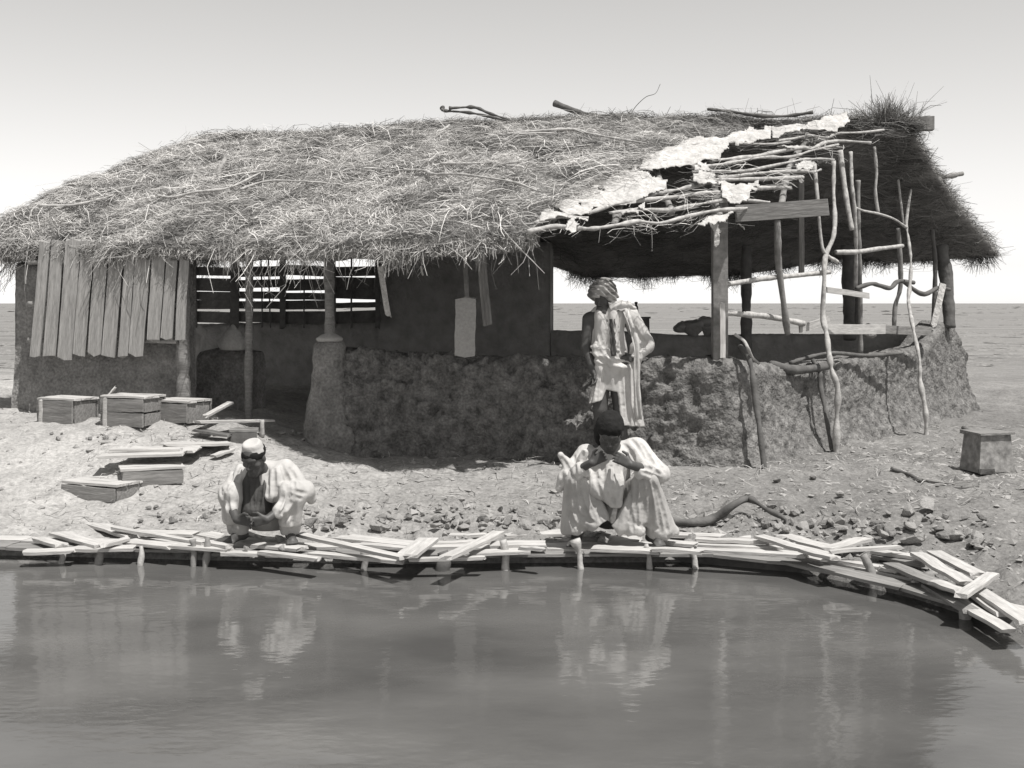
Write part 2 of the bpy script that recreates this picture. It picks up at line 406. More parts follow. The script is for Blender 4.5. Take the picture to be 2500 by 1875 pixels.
def mudpath(name, P, zt, zb, T, flare, amp, m, seed, top_r=.13, freq=6):
    """the hand-built front and end walls: one section swept round the corner"""
    P = A(P, float); L = np.concatenate([[0], np.cumsum(np.linalg.norm(np.diff(P, axis=0), axis=1))]); n = int(L[-1] / .026); q = np.linspace(0, L[-1], n)
    x = np.interp(q, L, P[:, 0]); y = np.interp(q, L, P[:, 1]); z = np.interp(q, L, zt); fl = np.interp(q, L, flare); am = np.interp(q, L, amp)
    for _ in range(5): x[1:-1] = (x[:-2] + 2 * x[1:-1] + x[2:]) / 4; y[1:-1] = (y[:-2] + 2 * y[1:-1] + y[2:]) / 4
    tx, ty = np.gradient(x), np.gradient(y); nn = unit(np.stack([ty, -tx], -1)); rows = []
    for i in range(n):
        r = top_r; sec = []
        for k in range(40): f = k / 40.; sec.append((fl[i] * (1 - f) ** 2.5, zb + (z[i] - r - zb) * f))
        for k in range(12): a = math.pi * k / 11; sec.append((-r + r * math.cos(a) if k <= 5 else -T + r + r * math.cos(a), z[i] - r + r * math.sin(a)))
        for k in range(8): sec.append((-T, (z[i] - r) + (zb - z[i] + r) * k / 7.))
        rows.append([(x[i] + nn[i, 0] * o, y[i] + nn[i, 1] * o, zz_) for o, zz_ in sec])
    V = A(rows); nc = V.shape[1]; V = V.reshape(-1, 3); N2 = np.repeat(nn, nc, 0); AM = np.repeat(am, nc)
    lum = np.abs(fbm(V * freq * 2.2, seed + 9, 3)); d = AM * (fbm(V * freq, seed, 3) + fbm(V * 1.7, seed + 5, 2) * 1.1 + lum * 1.3 - .3) - AM * 1.6 * np.maximum(0, fbm(V * 8.5, seed + 21, 2) - .12) + .010 * fbm(V * 30, seed + 11, 2)
    V = V + np.stack([N2[:, 0] * d, N2[:, 1] * d, d * .7], -1)
    return mk(name, V, [tuple(f) for f in grid_faces(n, nc)] + [tuple(range(nc)), tuple((n - 1) * nc + k for k in range(nc))[::-1]], m, parent=hut)
wu = [800, 858, 1000, 1170, 1450, 1700, 1775]; wv = [838, 842, 858, 866, 871, 875, 868]
eu = [1815, 1850, 1900, 1960, 2040, 2100, 2200, 2262, 2285, 2312, 2335, 2362]; ev = [870, 884, 890, 890, 882, 872, 858, 846, 812, 780, 792, 850]
pts_ = [W(u, 900, dF(u))[:2] for u in wu] + [W(u, 900, dE(u))[:2] for u in eu]
zt_ = [zat(v, p[1]) for v, p in zip(wv + ev, pts_)]
mudpath('mud_wall', pts_, zt_, -.06, .42, [.10] * 6 + [.12] + [.26] * 12, [.080] * 4 + [.060, .05, .035] + [.03] * 12, M['mud_lumpy'], 2)
mudwall('rear_wall', [1345, 1500, 1700, 1900, 2100, 2300], dR, [806, 810, 818, 818, 816, 812], -.05, .35, M['dark_mud'], nR, seed=6)
mudwall('rear_wall', [925, 1000, 1100, 1190, 1344], dR, [592] * 5, -.05, .3, M['dark_mud'], nR, seed=8, off=.01)
mudwall('rear_wall', [330, 500, 700, 924], dR, [785, 790, 782, 780], -.05, .3, M['dark_mud'], nR, seed=10, off=-.01)
mudwall('front_wall', [40, 150, 300, 440], lambda u: dF(u) + .05, [640, 640, 640, 640], .18, .35, M['mud'], nF, seed=12, amp=.025)
# mud pillar between the openings
def blob_column(name, u, d, v0, v1, rt, rb, m, seed):
    c = W(u, v1, d); zt = zat(v0, d); zb = c[2]; V = []; n = 26; k = 22
    for i in range(n):
        f = i / (n - 1); z = zb + (zt - zb) * f; r = (rb + (rt - rb) * smooth(0, .8, f)) * (math.sqrt(max(0.02, 1 - max(0, (f - .86) / .14) ** 2)))
        for j in range(k): a = 2 * math.pi * j / k; V.append((c[0] + r * math.cos(a), c[1] + r * .8 * math.sin(a), z))
    V = A(V); dd = fbm(V * 6, seed, 3) * .05; cc = A([c[0], c[1], 0]); o = unit((V - cc) * A([1, 1, 0])); V = V + o * dd[:, None]
    F = [(i * k + j, i * k + (j + 1) % k, (i + 1) * k + (j + 1) % k, (i + 1) * k + j) for i in range(n - 1) for j in range(k)] + [tuple((n - 1) * k + j for j in range(k))]
    mk(name, V, F, m, parent=hut)
blob_column('mud_pillar', 806, dF(806), 818, 1120, .17, .30, M['mud'], 31)

mudwall('mud_bench', [478, 520, 560, 604], lambda u: dF(u) + .9, [858, 850, 852, 862], .1, .5, M['mud'], nF, seed=44, amp=.03, flare=.1)
# ---- roof surfaces
FLc = A([-6.0, 13.0]); ERc = A([2.2, 10.95]); R0 = A([-4.1, 16.0]); R1 = A([4.78, 14.3])
EAVE = ([-400, -88, 200, 500, 800, 1000, 1200, 1310, 1830, 2000], [590, 578, 578, 574, 568, 562, 548, 540, 512, 503])
RIDGE = ([300, 400, 470, 590, 700, 860, 960, 1080, 1160, 1280, 1400, 1540, 1620, 1700, 1760, 1830, 1900, 1990, 2060, 2150, 2230],
         [370, 345, 339, 331, 325, 321, 315, 304, 297, 298, 285, 284, 291, 286, 289, 302, 308, 300, 294, 302, 307])
def rail(P0, P1, tab, s):
    p = P0[None] + (P1 - P0)[None] * s[:, None]; u = 1250 + p[:, 0] * FPX / p[:, 1]
    return np.stack([p[:, 0], p[:, 1], zat(np.interp(u, *tab), p[:, 1])], -1)
def eave(s):
    x = FLc[0] + (ERc[0] - FLc[0]) * s; y = np.interp(x, [-6, -3.2, -2.1, -1.2, .2, 1.2, 2.2], [13, 12.2, 11.75, 10.6, 10.3, 10.65, 10.95]); u = 1250 + x * FPX / y
    return np.stack([x, y, zat(np.interp(u, *EAVE), y)], -1)
def Sfront(s, t):
    e = eave(s); r = rail(R0, R1, RIDGE, s); P = e + (r - e) * t[:, None]
    bul = .10 * np.sin(np.pi * np.clip(t, 0, 1)) ** .8 - .10 * smooth(.12, 0, t) - .05 * smooth(.95, 1, t)
    P[:, 2] += bul; return P
Rrear0 = A([-5.2, 20.2]); Rrear1 = A([7.15, 17.5])
REAVE = ([-200, 300, 520, 580, 640, 880, 930, 1190, 1352, 1430, 1550, 1700, 1800, 1930, 2060, 2200, 2300, 2431, 2600],
         [636, 632, 626, 575, 566, 570, 600, 622, 634, 660, 660, 656, 656, 634, 612, 626, 618, 606, 600])
def Srear(s, t):
    r = rail(R0, R1, RIDGE, s); e = rail(Rrear0, Rrear1, REAVE, s); P = r + (e - r) * t[:, None]
    P[:, 2] += -.10 * np.sin(np.pi * np.clip(t, 0, 1)) - .02; return P
nfront = unit(np.cross(A([ERc[0] - FLc[0], ERc[1] - FLc[1], .1]), A([.8, 3.3, 1.35]))); nfront = nfront if nfront[2] > 0 else -nfront
nrear = unit(np.cross(A([12.3, -2.6, .05]), A([.8, -3.4, 1.3]))); nrear = nrear if nrear[2] > 0 else -nrear
UB = ([300, 305, 320, 342, 377, 400, 421, 463, 500, 530, 560, 640], [1830, 1815, 1752, 1665, 1578, 1560, 1512, 1420, 1352, 1320, 1308, 1308])
def bare(P, slack=0):
    u, v = proj(P); return u > np.interp(v, UB[0], UB[1]) + slack
def slab(name, S, mask, top, bot, m, ns, nt, amp, seed, nrm, origin_parent=hut, label=None):
    s, t = np.meshgrid(np.linspace(0, 1, ns), np.linspace(0, 1, nt), indexing='ij'); s = s.ravel(); t = t.ravel()
    P = S(s, t); d = fbm(P * 2.2, seed, 3) * amp + fbm(P * 8, seed + 3, 2) * amp * .5
    up = P + nrm * (top + d)[:, None]; dn = P + nrm * (bot + d * .5)[:, None]
    keep = ~mask(P) if mask is not None else np.ones(len(P), bool); K = keep.reshape(ns, nt)
    cell = K[:-1, :-1] & K[1:, :-1] & K[:-1, 1:] & K[1:, 1:]; N = ns * nt; F = []
    idx = np.arange(N).reshape(ns, nt)
    for i, j in zip(*np.nonzero(cell)):
        a, b, c, e = idx[i, j], idx[i + 1, j], idx[i + 1, j + 1], idx[i, j + 1]
        F.append((a, b, c, e)); F.append((a + N, e + N, c + N, b + N))
        if i == 0 or not cell[i - 1, j]: F.append((e, e + N, a + N, a))
        if i == ns - 2 or not cell[i + 1, j]: F.append((b, b + N, c + N, c))
        if j == 0 or not cell[i, j - 1]: F.append((a, a + N, b + N, b))
        if j == nt - 2 or not cell[i, j + 1]: F.append((c, c + N, e + N, e))
    return mk(name, np.concatenate([up, dn]), F, m, parent=origin_parent, label=label)
slab('front_thatch_bed', Sfront, bare, .0, -.17, M['thatch_bed'], 200, 80, .05, 50, nfront)
slab('rear_thatch_bed', Srear, None, .02, -.10, M['thatch_under'], 160, 60, .05, 60, nrear)
# hip at the left end
a0 = Sfront(A([0.]), A([0.]))[0]; a1 = Sfront(A([0.]), A([1.]))[0]; b1 = Srear(A([0.]), A([1.]))[0]
hipV = []; nh = 30
for i in range(nh):
    for j in range(nh):
        f = i / (nh - 1); g = j / (nh - 1); q = (a0 * (1 - g) + b1 * g) * (1 - f) + a1 * f; hipV.append(q)
hipV = A(hipV); hipV[:, 2] += fbm(hipV * 3, 5, 3) * .04 - .03
mk('left_thatch_bed', hipV, grid_faces(nh, nh), M['thatch_bed'], parent=hut)

# ---- straw: thousands of blades on the beds
def straw(name, S, n, nrm, m, mask=None, lo=.12, hi=.42, w=(.004, .009), lift=(0, .05), along=1.6, seed=1, tr=(0, 1), shade=(.45, 1.25), poke=.22, sr=(0, 1), clump=.35):
    r = np.random.default_rng(seed); s = r.uniform(*sr, n); t = r.uniform(*tr, n); P = S(s, t)
    k = np.ones(n, bool) if mask is None else ~mask(P + r.normal(0, .05, (n, 3))); P = P[k]; s = s[k]; t = t[k]; n = len(P)
    e = 1e-3; ts = unit(S(np.clip(s + e, 0, 1), t) - S(np.clip(s - e, 0, 1), t)); td = unit(S(s, np.clip(t + e, 0, 1)) - S(s, np.clip(t - e, 0, 1)))
    base = fbm(P * 2.6, seed + 2, 2) * 1.5; a = base + r.normal(0, .75, n)
    D = ts * (np.cos(a) * along)[:, None] + td * np.sin(a)[:, None] + nrm * r.normal(0, poke, n)[:, None]
    nn = unit(nrm + r.normal(0, .55, (n, 3))); L = r.uniform(lo, hi, n) * (1 + .8 * (r.random(n) < .05)); Wd = r.uniform(*w, n)
    hump = fbm(P * 2.2, 50, 3) * .05 + fbm(P * 8, 53, 2) * .025
    C = P + nrm * (hump + r.uniform(*lift, n))[:, None]
    V, F = ribbons(C, D, nn, L, Wd, r.normal(0, .5, (n, 2)))
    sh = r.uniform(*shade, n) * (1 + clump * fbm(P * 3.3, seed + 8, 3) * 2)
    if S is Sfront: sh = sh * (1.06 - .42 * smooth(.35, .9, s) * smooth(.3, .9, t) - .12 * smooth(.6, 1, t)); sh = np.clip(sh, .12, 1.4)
    return V, F, np.repeat(sh, 8)
def emit(name, sets, m, parent=hut, **kw):
    V = []; F = []; S_ = []; o = 0
    for v, f, s in sets: V.append(v); F.append(f + o); S_.append(s); o += len(v)
    return mk(name, np.concatenate(V), np.concatenate(F), m, parent=parent, shade=np.concatenate(S_), smoothf=False, **kw)
def fringe(S, n, tt, ddir, m_, lo, hi, seed, sr=(0, 1), spread=.5, mask=None, drop=.0, w=(.004, .009), shade=(.5, 1.2)):
    r = np.random.default_rng(seed); s = r.uniform(*sr, n); t = tt + r.uniform(-.03, .03, n); P = S(s, np.clip(t, 0, 1))
    if mask is not None: k = ~mask(P); P = P[k]; s = s[k]; n = len(P)
    P[:, 2] -= drop * r.random(n)
    g = .5 + .5 * np.clip(fbm(np.stack([P[:, 0] * 2.9, P[:, 0] * 0, P[:, 0] * 0], -1), seed + 4, 3) * 3, -1, 1); g = g * g * 1.5
    D = unit(A(ddir, float) + r.normal(0, spread, (n, 3))); L = r.uniform(lo, hi, n) * (.45 + .9 * g)
    C = P + D * (L * .35)[:, None]; nn = unit(r.normal(0, 1, (n, 3)))
    V, F = ribbons(C, D, nn, L, r.uniform(*w, n), r.normal(0, .5, (n, 2)))
    return V, F, np.repeat(np.clip(r.uniform(*shade, n), .1, 1.4), 8)
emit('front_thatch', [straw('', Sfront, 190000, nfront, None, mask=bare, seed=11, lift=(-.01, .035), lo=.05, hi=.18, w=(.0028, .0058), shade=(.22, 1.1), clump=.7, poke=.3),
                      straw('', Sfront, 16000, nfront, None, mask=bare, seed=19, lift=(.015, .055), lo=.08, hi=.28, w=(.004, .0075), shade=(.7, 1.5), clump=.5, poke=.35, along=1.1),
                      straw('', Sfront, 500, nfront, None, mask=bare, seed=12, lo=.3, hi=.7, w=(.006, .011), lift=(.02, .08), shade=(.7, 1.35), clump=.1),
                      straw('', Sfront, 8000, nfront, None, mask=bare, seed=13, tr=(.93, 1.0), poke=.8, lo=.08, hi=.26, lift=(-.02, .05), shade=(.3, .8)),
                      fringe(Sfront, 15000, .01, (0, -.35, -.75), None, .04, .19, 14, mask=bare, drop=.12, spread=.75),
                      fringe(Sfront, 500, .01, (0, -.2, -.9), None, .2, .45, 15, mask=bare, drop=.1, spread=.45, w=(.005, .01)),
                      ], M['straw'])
def Sh(s, t):
    p = (a0[None] * (1 - s)[:, None] + b1[None] * s[:, None]) * (1 - t)[:, None] + a1[None] * t[:, None]; return p
emit('left_thatch', [straw('', Sh, 12000, unit(A([-.5, .3, .9])), None, seed=16), fringe(Sh, 2500, .02, (-.5, 0, -.7), None, .1, .35, 17, drop=.1)], M['straw'])
nd = -nrear
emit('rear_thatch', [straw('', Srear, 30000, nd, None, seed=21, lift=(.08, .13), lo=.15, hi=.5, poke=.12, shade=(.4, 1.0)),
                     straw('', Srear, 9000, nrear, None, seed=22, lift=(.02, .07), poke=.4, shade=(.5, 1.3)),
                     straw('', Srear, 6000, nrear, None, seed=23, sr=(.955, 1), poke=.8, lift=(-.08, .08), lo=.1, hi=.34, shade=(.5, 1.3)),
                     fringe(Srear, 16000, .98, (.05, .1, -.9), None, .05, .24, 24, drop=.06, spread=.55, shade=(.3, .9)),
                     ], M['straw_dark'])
# spiky tuft and the dark bundle along the stripped part of the ridge
def Stuft(s, t):
    c = W(2168, 292, 14.35); a = s * 6.283; return c[None] + np.stack([np.cos(a) * t * .34, np.sin(a) * t * .2, -.08 * t + .02], -1)
r_ = np.random.default_rng(5); n_ = 900; P_ = Stuft(r_.random(n_), r_.random(n_)); D_ = unit(A([0, 0, .8]) + r_.normal(0, .6, (n_, 3)) + (P_ - P_.mean(0)) * 2.2)
L_ = r_.uniform(.08, .34, n_) * (1 + .9 * (r_.random(n_) < .06)); tuft = ribbons(P_ + D_ * (L_ * .45)[:, None], D_, unit(r_.normal(0, 1, (n_, 3))), L_, r_.uniform(.004, .008, n_), r_.normal(0, .4, (n_, 2)))
def Sbun(s, t):
    s2 = .755 + s * .245; p = Sfront(s2, np.ones_like(s2)); a = t * 6.283; return p + np.stack([0 * a, np.cos(a) * .07, np.sin(a) * .05], -1)
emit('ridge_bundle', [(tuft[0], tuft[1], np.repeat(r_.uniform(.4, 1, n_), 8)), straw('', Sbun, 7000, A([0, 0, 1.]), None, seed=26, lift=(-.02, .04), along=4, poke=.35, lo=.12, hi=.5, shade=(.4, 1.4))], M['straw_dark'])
ss = np.linspace(.75, 1.0, 14); cc = Sfront(ss, np.ones(14)); cc[:, 2] -= .02
V, F = tube(cc, .065, .075, knob=.3); mk('ridge_bundle_core', V, F, M['thatch_bed'], parent=hut)
# ---- timber frame
rd = unit(A([R1[0] - R0[0], R1[1] - R0[1], 0])); e = W(2226, 303, 14.36)
V, F = box(e + rd * -.9, (2.3, .16, .16), rd); mk('ridge_beam', V, F, M['mid_pole'], parent=hut, smoothf=False)
V, F = tube([W(2200, 440, 15.3), W(2300, 432, 15.9), W(2349, 424, 16.2)], .035); mk('purlin', V, F, M['mid_pole'], parent=hut)
a = W(1800, 521, 11.2); b = W(2024, 506, 11.05)
plank('wall_plate', a, b, .07, .155, M['grey_plank'], hut, seed=5)
ep = eave(A([.04, .25, .45, .6, .74])); ep[:, 2] -= .16; ep[:, 1] += .4
V, F = tube(ep, .05, .045, knob=.2); mk('purlin', V, F, M['mid_pole'], parent=hut)
q = [W(-60, 622, 19.4), W(500, 628, 18.6), W(933, 622, 18.1)]; V, F = tube(q, .06, knob=.2); lattice = mk('slatted_wall', V, F, M['dark_wood'], parent=hut)
def post(pts, r, m='mid_pole', name='post', seed=0, r1=None, label=None):
    V, F = tube(pts, r, r1, knob=.12, seed=seed); mk(name, V, F, M[m], parent=hut, label=label)
def sqpost(a, b, w, d, m='grey_plank', name='post', seed=0, label=None, par=None):
    plank(name, a, b, w, d, M[m], par or hut, seed=seed, up=(0, -1, .01), label=label)
sqpost(W(1757, 880, 11.62), W(1757, 470, 11.5), .145, .13, 'mid_pole', seed=2)                      # post on the front corner
sqpost(W(1764, 872, 11.42), W(1764, 742, 11.42), .055, .03, 'pale_wood', name='batten', seed=3)
post([W(449, 1020, 12.5), W(447, 800, 12.5), W(446, 600, 12.5)], .075, 'grey_plank', seed=4)
post([W(606, 1045, 12.75), W(608, 830, 12.7), W(609, 600, 12.6)], .045, 'grey_plank', seed=5)
post([W(806, 830, dF(806)), W(804, 700, dF(806)), W(803, 590, dF(806))], .052, 'grey_plank', seed=6)
sqpost(W(1190, 792, 11.9), W(1172, 590, 11.75), .10, .05, 'grey_plank', seed=7)
sqpost(W(1140, 735, 12.3), W(1134, 590, 12.2), .05, .05, 'mid_pole', seed=8)
sqpost(W(948, 772, 11.9), W(928, 650, 11.8), .055, .03, 'rag', name='batten', seed=9, label='pale batten hanging from the eave')
sqpost(W(1032, 670, 12), W(1028, 650, 12), .02, .02, 'pale_wood', name='batten', seed=10)
post([W(1822, 860, 17.0), W(1822, 600, 17.2)], .075, 'dark_wood', seed=11)
post([W(2074, 830, 16.7), W(2072, 600, 16.9)], .10, 'dark_wood', seed=12)
post([W(2096, 800, 16.4), W(2094, 610, 16.5)], .05, 'dark_wood', seed=13)
sqpost(W(1957, 668, 13.5), W(1956, 440, 13.0), .06, .05, 'grey_plank', seed=14)
post([W(2318, 800, 16.3), W(2312, 700, 16.4), W(2298, 600, 16.5)], .085, 'dark_wood', seed=15)
post([W(2279, 800, 16.2), W(2283, 650, 16.2), W(2276, 560, 16.2)], .03, 'dark_wood', seed=16)
sqpost(W(2278, 796, 15.4), W(2302, 694, 15.5), .085, .03, 'rag', name='batten', seed=17, label='pale board leaning in the end wall gap')
# boards and slats of the rear wall, with daylight between them
vs = [(630, 654), (662, 682), (688, 712), (718, 738), (745, 762), (772, 800)]
for i, (va, vb) in enumerate([(604, 612), (654, 675), (683, 705), (713, 729), (737, 752), (764, 785)]):
    for (ua, ub) in ((420, 566), (568, 694), (696, 806), (808, 925)):
        k = rng.normal(0, 2.5, 4); x0, x1 = ua - 3, ub + 3
        vA, vB = va + k[0], vb + k[1]; d0 = dR(x0) - .12 - .01 * (i % 2); d1 = dR(x1) - .12 - .01 * (i % 2)
        if i == 0: continue
        a = W(x0, (va + vb) / 2 + k[0], d0); b = W(x1, (va + vb) / 2 + k[1], d1); hh = (vb - va) * 18 / FPX * float(rng.uniform(.85, 1.55))
        plank('slat', a, b, .02, hh, M['dark_wood'], lattice, seed=100 + i * 7 + ua)
for u, w_ in ((430, .05), (478, .05), (572, .16), (690, .1), (858, .025), (812, .12), (922, .08), (660, .02), (640, .02), (742, .02)):
    sqpost(W(u, 800, dR(u) - .18), W(u + rng.normal(0, 3), 590, dR(u) - .18), w_, .03, 'dark_wood', name='stud', seed=int(u), par=lattice)
# the plank screen under the left eave: uneven upright boards with gaps
x = 60; k = 0
V, F = join([tube([W(70, vv, dF(70) - .2), W(432, vv + 3, dF(432) - .2)], .028, sides=6) for vv in (640, 742, 830)]); screen = mk('plank_screen', V, F, M['old_plank'], parent=hut)
while x < 438:
    w_ = float(rng.uniform(26, 40)); d = dF(x + w_ / 2) - .28 - .02 * (k % 2)
    vb = 872 if 255 < x < 350 else (868 if x < 255 else 832); lean = -20 if x < 340 else -13
    if 60 < x < 438:
        plank('screen_board', W(x + w_ / 2 + lean * .8 + rng.normal(0, 2), vb + rng.normal(0, 4), d), W(x + w_ / 2 + 6, 588, d + .05), w_ * d / FPX * .97, .025, M['old_plank'], screen, seed=200 + k, up=(0, -1, .05))
    x += w_; k += 1

# ---- the stripped slope: laths, rafters and upright poles
pa, pb, pc = Sfront(A([.78, 1., .93]), A([0.02, 0.02, .95])); npl = unit(np.cross(pb - pa, pc - pa)); npl = npl if npl[2] > 0 else -npl
def onslope(u, v, off=0.0):
    o = A([0, 0, CAMZ]); d = A([(u - 1250) / FPX, 1, -(v - HOR) / FPX]); t = np.dot(pa + npl * off - o, npl) / np.dot(d, npl); return o + d * t
LATHS = [
 ([(1290, 566), (1350, 553), (1410, 557), (1450, 558), (1520, 547), (1560, 541), (1610, 545), (1660, 533), (1740, 515), (1800, 511), (1824, 508)], .019),
 ([(1307, 545), (1355, 529), (1400, 530), (1437, 533)], .02),
 ([(1437, 520), (1507, 497), (1576, 488), (1640, 482), (1712, 472), (1756, 469)], .018),
 ([(1488, 520), (1564, 512), (1633, 513), (1716, 497), (1779, 488), (1830, 490), (1880, 494)], .018),
 ([(1586, 475), (1640, 466), (1716, 450), (1754, 440), (1861, 437), (1962, 433)], .02),
 ([(1754, 434), (1820, 427), (1880, 421), (1960, 418), (1985, 420), (2004, 414)], .018),
 ([(1690, 420), (1760, 418), (1814, 418), (1880, 406), (1956, 390), (2000, 388), (2038, 390)], .016),
 ([(1690, 408), (1760, 402), (1855, 385), (1931, 383), (1981, 368), (2047, 353)], .018),
 ([(1735, 392), (1760, 390), (1839, 383), (1896, 371), (1956, 361), (1981, 363), (2013, 349), (2040, 345), (2076, 345), (2127, 349)], .020),
 ([(1896, 345), (1940, 338), (1975, 331), (2019, 336), (2045, 326), (2108, 323), (2158, 317)], .016),
 ([(1630, 362), (1700, 352), (1800, 350), (1880, 352), (1930, 345)], .014),
 ([(1850, 460), (1895, 458), (1932, 459)], .018)]
for k, (pts, r) in enumerate(LATHS):
    V, F = tube([onslope(u, v, .02 + .012 * (k % 3)) for u, v in pts], r * 1.1, r * .85, knob=.25, seed=k); mk('lath', V, F, M['pole'], parent=hut)
for k, pts in enumerate([[(1758, 530), (1742, 440), (1730, 400), (1740, 330)], [(1640, 520), (1600, 400), (1610, 330)], [(1905, 515), (1930, 400), (1990, 320)], [(1500, 548), (1530, 440), (1560, 330)]]):
    V, F = tube([onslope(u, v, -.06) for u, v in pts], .035, .03, knob=.2, seed=k + 40); mk('rafter', V, F, M['mid_pole'], parent=hut)
emit('thatch_remnant', [straw('', Sfront, 16000, nfront, None, mask=lambda P: ~bare(P) | (fbm(P * 2.6, 91, 2) < .06), seed=92, lift=(-.08, .03), lo=.08, hi=.36, w=(.004, .008), shade=(.3, 1.3), poke=.25)], M['straw'])
for k, (pts, r, m) in enumerate([
 ([(2051, 368, 13.5), (2064, 470, 13.4), (2080, 561, 13.3)], .030, 'pole'),
 ([(2077, 371, 13.8), (2080, 453, 13.7), (2086, 507, 13.7), (2090, 605, 13.8), (2089, 706, 14.0)], .024, 'pole'),
 ([(2095, 440, 14.0), (2096, 560, 14.0), (2100, 700, 14.1), (2101, 862, 14.2)], .028, 'mid_pole'),
 ([(2135, 358, 14.2), (2140, 421, 14.2), (2137, 469, 14.2), (2144, 520, 14.2)], .020, 'pole'),
 ([(2193, 440, 14.9), (2200, 500, 14.8), (2206, 548, 14.8)], .016, 'pole'),
 ([(2193, 557, 14.9), (2199, 690, 15.0), (2186, 747, 15.0), (2183, 800, 15.0)], .030, 'mid_pole'),
 ([(1898, 538, 12.2), (1899, 600, 12.2), (1901, 649, 12.3), (1917, 769, 12.4), (1923, 815, 12.5)], .034, 'mid_pole'),
 ([(1988, 400, 12.9), (1996, 485, 12.8), (2004, 580, 12.8), (2014, 618, 12.8), (2045, 640, 12.9)], .020, 'pole')]):
    post([W(*p) for p in pts], r, m, name='upright_pole', seed=k + 60)
for k, (pts, r, m) in enumerate([
 ([(1775, 694, 11.6), (1867, 680, 12.2), (1950, 672, 12.6), (2026, 664, 12.9)], .026, 'pole'),
 ([(2040, 616, 13.5), (2091, 615, 13.6), (2140, 608, 14.0), (2204, 600, 14.4)], .026, 'pole'),
 ([(2088, 507, 13.8), (2110, 515, 13.9), (2145, 522, 14.1), (2183, 535, 14.4), (2213, 556, 14.6)], .016, 'pole'),
 ([(2090, 704, 13.9), (2126, 693, 14.0), (2150, 698, 14.1), (2174, 703, 14.3), (2193, 687, 14.6), (2231, 690, 14.8)], .026, 'dark_wood'),
 ([(2208, 690, 14.9), (2253, 718, 15.2), (2291, 703, 15.6), (2318, 707, 15.9)], .028, 'dark_wood'),
 ([(1768, 764, 11.8), (1820, 768, 12.1), (1867, 772, 12.4), (1912, 780, 12.6), (1962, 790, 12.8)], .03, 'pole'),
 ([(1794, 816, 11.5), (1816, 832, 11.45), (1826, 850, 11.4), (1836, 872, 11.5), (1853, 888, 11.55)], .015, 'pole'),
 ([(1930, 886, 12.6), (1975, 872, 12.9), (2030, 862, 13.2), (2120, 868, 13.8), (2200, 862, 14.3)], .02, 'dark_wood'),
 ([(1880, 888, 12.3), (1930, 902, 12.35), (1985, 900, 12.6), (2030, 890, 13.)], .045, 'dark_wood')]):
    post([W(*p) for p in pts], r, m, name='cross_pole', seed=k + 80)
plank('cross_board', W(2016, 707, 12.85), W(2121, 722, 13.3), .03, .06, M['plank'], hut, seed=401, up=(0, 0, 1))
plank('cross_board', W(1952, 803, 12.8), W(2022, 782, 13.0), .03, .085, M['plank'], hut, seed=402)
plank('cross_board', W(2018, 804, 13.2), W(2160, 804, 14.2), .03, .11, M['plank'], hut, seed=403)
plank('cross_board', W(2155, 804, 14.25), W(2272, 810, 15.2), .03, .10, M['grey_plank'], hut, seed=404)

# ---------------------------------------------------------------- rags on the bare laths
def inpoly(px, py, poly):
    c = np.zeros(px.shape, bool); n = len(poly)
    for i in range(n):
        x1, y1 = poly[i]; x2, y2 = poly[(i + 1) % n]
        if y1 != y2: c ^= ((y1 > py) != (y2 > py)) & (px < (x2 - x1) * (py - y1) / (y2 - y1) + x1)
    return c
def rag(poly, label, seed, off=.05, step=3.2, surf=None, m='rag', wr=.05):
    surf = surf or onslope; poly = A(poly, float); lo = poly.min(0) - 4; hi = poly.max(0) + 4
    gx = np.arange(lo[0], hi[0], step); gy = np.arange(lo[1], hi[1], step * .7); nx, ny = len(gx), len(gy)
    U, Vv = np.meshgrid(gx, gy, indexing='ij'); jx = fbm(np.stack([U.ravel() * .06, Vv.ravel() * .06, U.ravel() * 0 + seed], -1), 3, 3) * 9
    jy = fbm(np.stack([U.ravel() * .06, Vv.ravel() * .06, U.ravel() * 0 + seed], -1), 8, 3) * 6
    ins = inpoly(U.ravel() + jx, Vv.ravel() + jy, poly); P = A([surf(u, v, off) for u, v in zip(U.ravel(), Vv.ravel())])
    hole = fbm(P * 7, seed + 2, 2) > .62; ins &= ~hole
    q = P * A([4, 4, 11.]); d = fbm(q, seed, 3) * wr + np.abs(fbm(P * 9, seed + 5, 2)) * wr * .8
    up = P + npl * d[:, None]; dn = up - npl * .008; N = nx * ny; K = ins.reshape(nx, ny); idx = np.arange(N).reshape(nx, ny); F = []
    cell = K[:-1, :-1] & K[1:, :-1] & K[:-1, 1:] & K[1:, 1:]
    for i, j in zip(*np.nonzero(cell)):
        a, b, c, e = idx[i, j], idx[i + 1, j], idx[i + 1, j + 1], idx[i, j + 1]; F += [(a, b, c, e), (a + N, e + N, c + N, b + N)]
        if i == 0 or not cell[i - 1, j]: F.append((e, e + N, a + N, a))
        if i == nx - 2 or not cell[i + 1, j]: F.append((b, b + N, c + N, c))
        if j == 0 or not cell[i, j - 1]: F.append((a, a + N, b + N, b))
        if j == ny - 2 or not cell[i, j + 1]: F.append((c, c + N, e + N, e))
    allv = np.concatenate([up, dn]); used = np.unique(A([q for f in F for q in f])); mp = -np.ones(len(allv), int); mp[used] = np.arange(len(used))
    mk('rag', allv[used], [tuple(mp[list(f)]) for f in F], M[m], label=label, cat='cloth', group='pale rags left on the stripped roof')
rag([(1556, 412), (1576, 377), (1633, 361), (1668, 342), (1709, 330), (1744, 339), (1782, 333), (1804, 320), (1830, 312), (1880, 310), (1880, 340), (1830, 348), (1785, 352), (1765, 385), (1712, 402), (1650, 408)], 'crumpled pale cloth spread below the ridge at the edge of the thatch', 1)
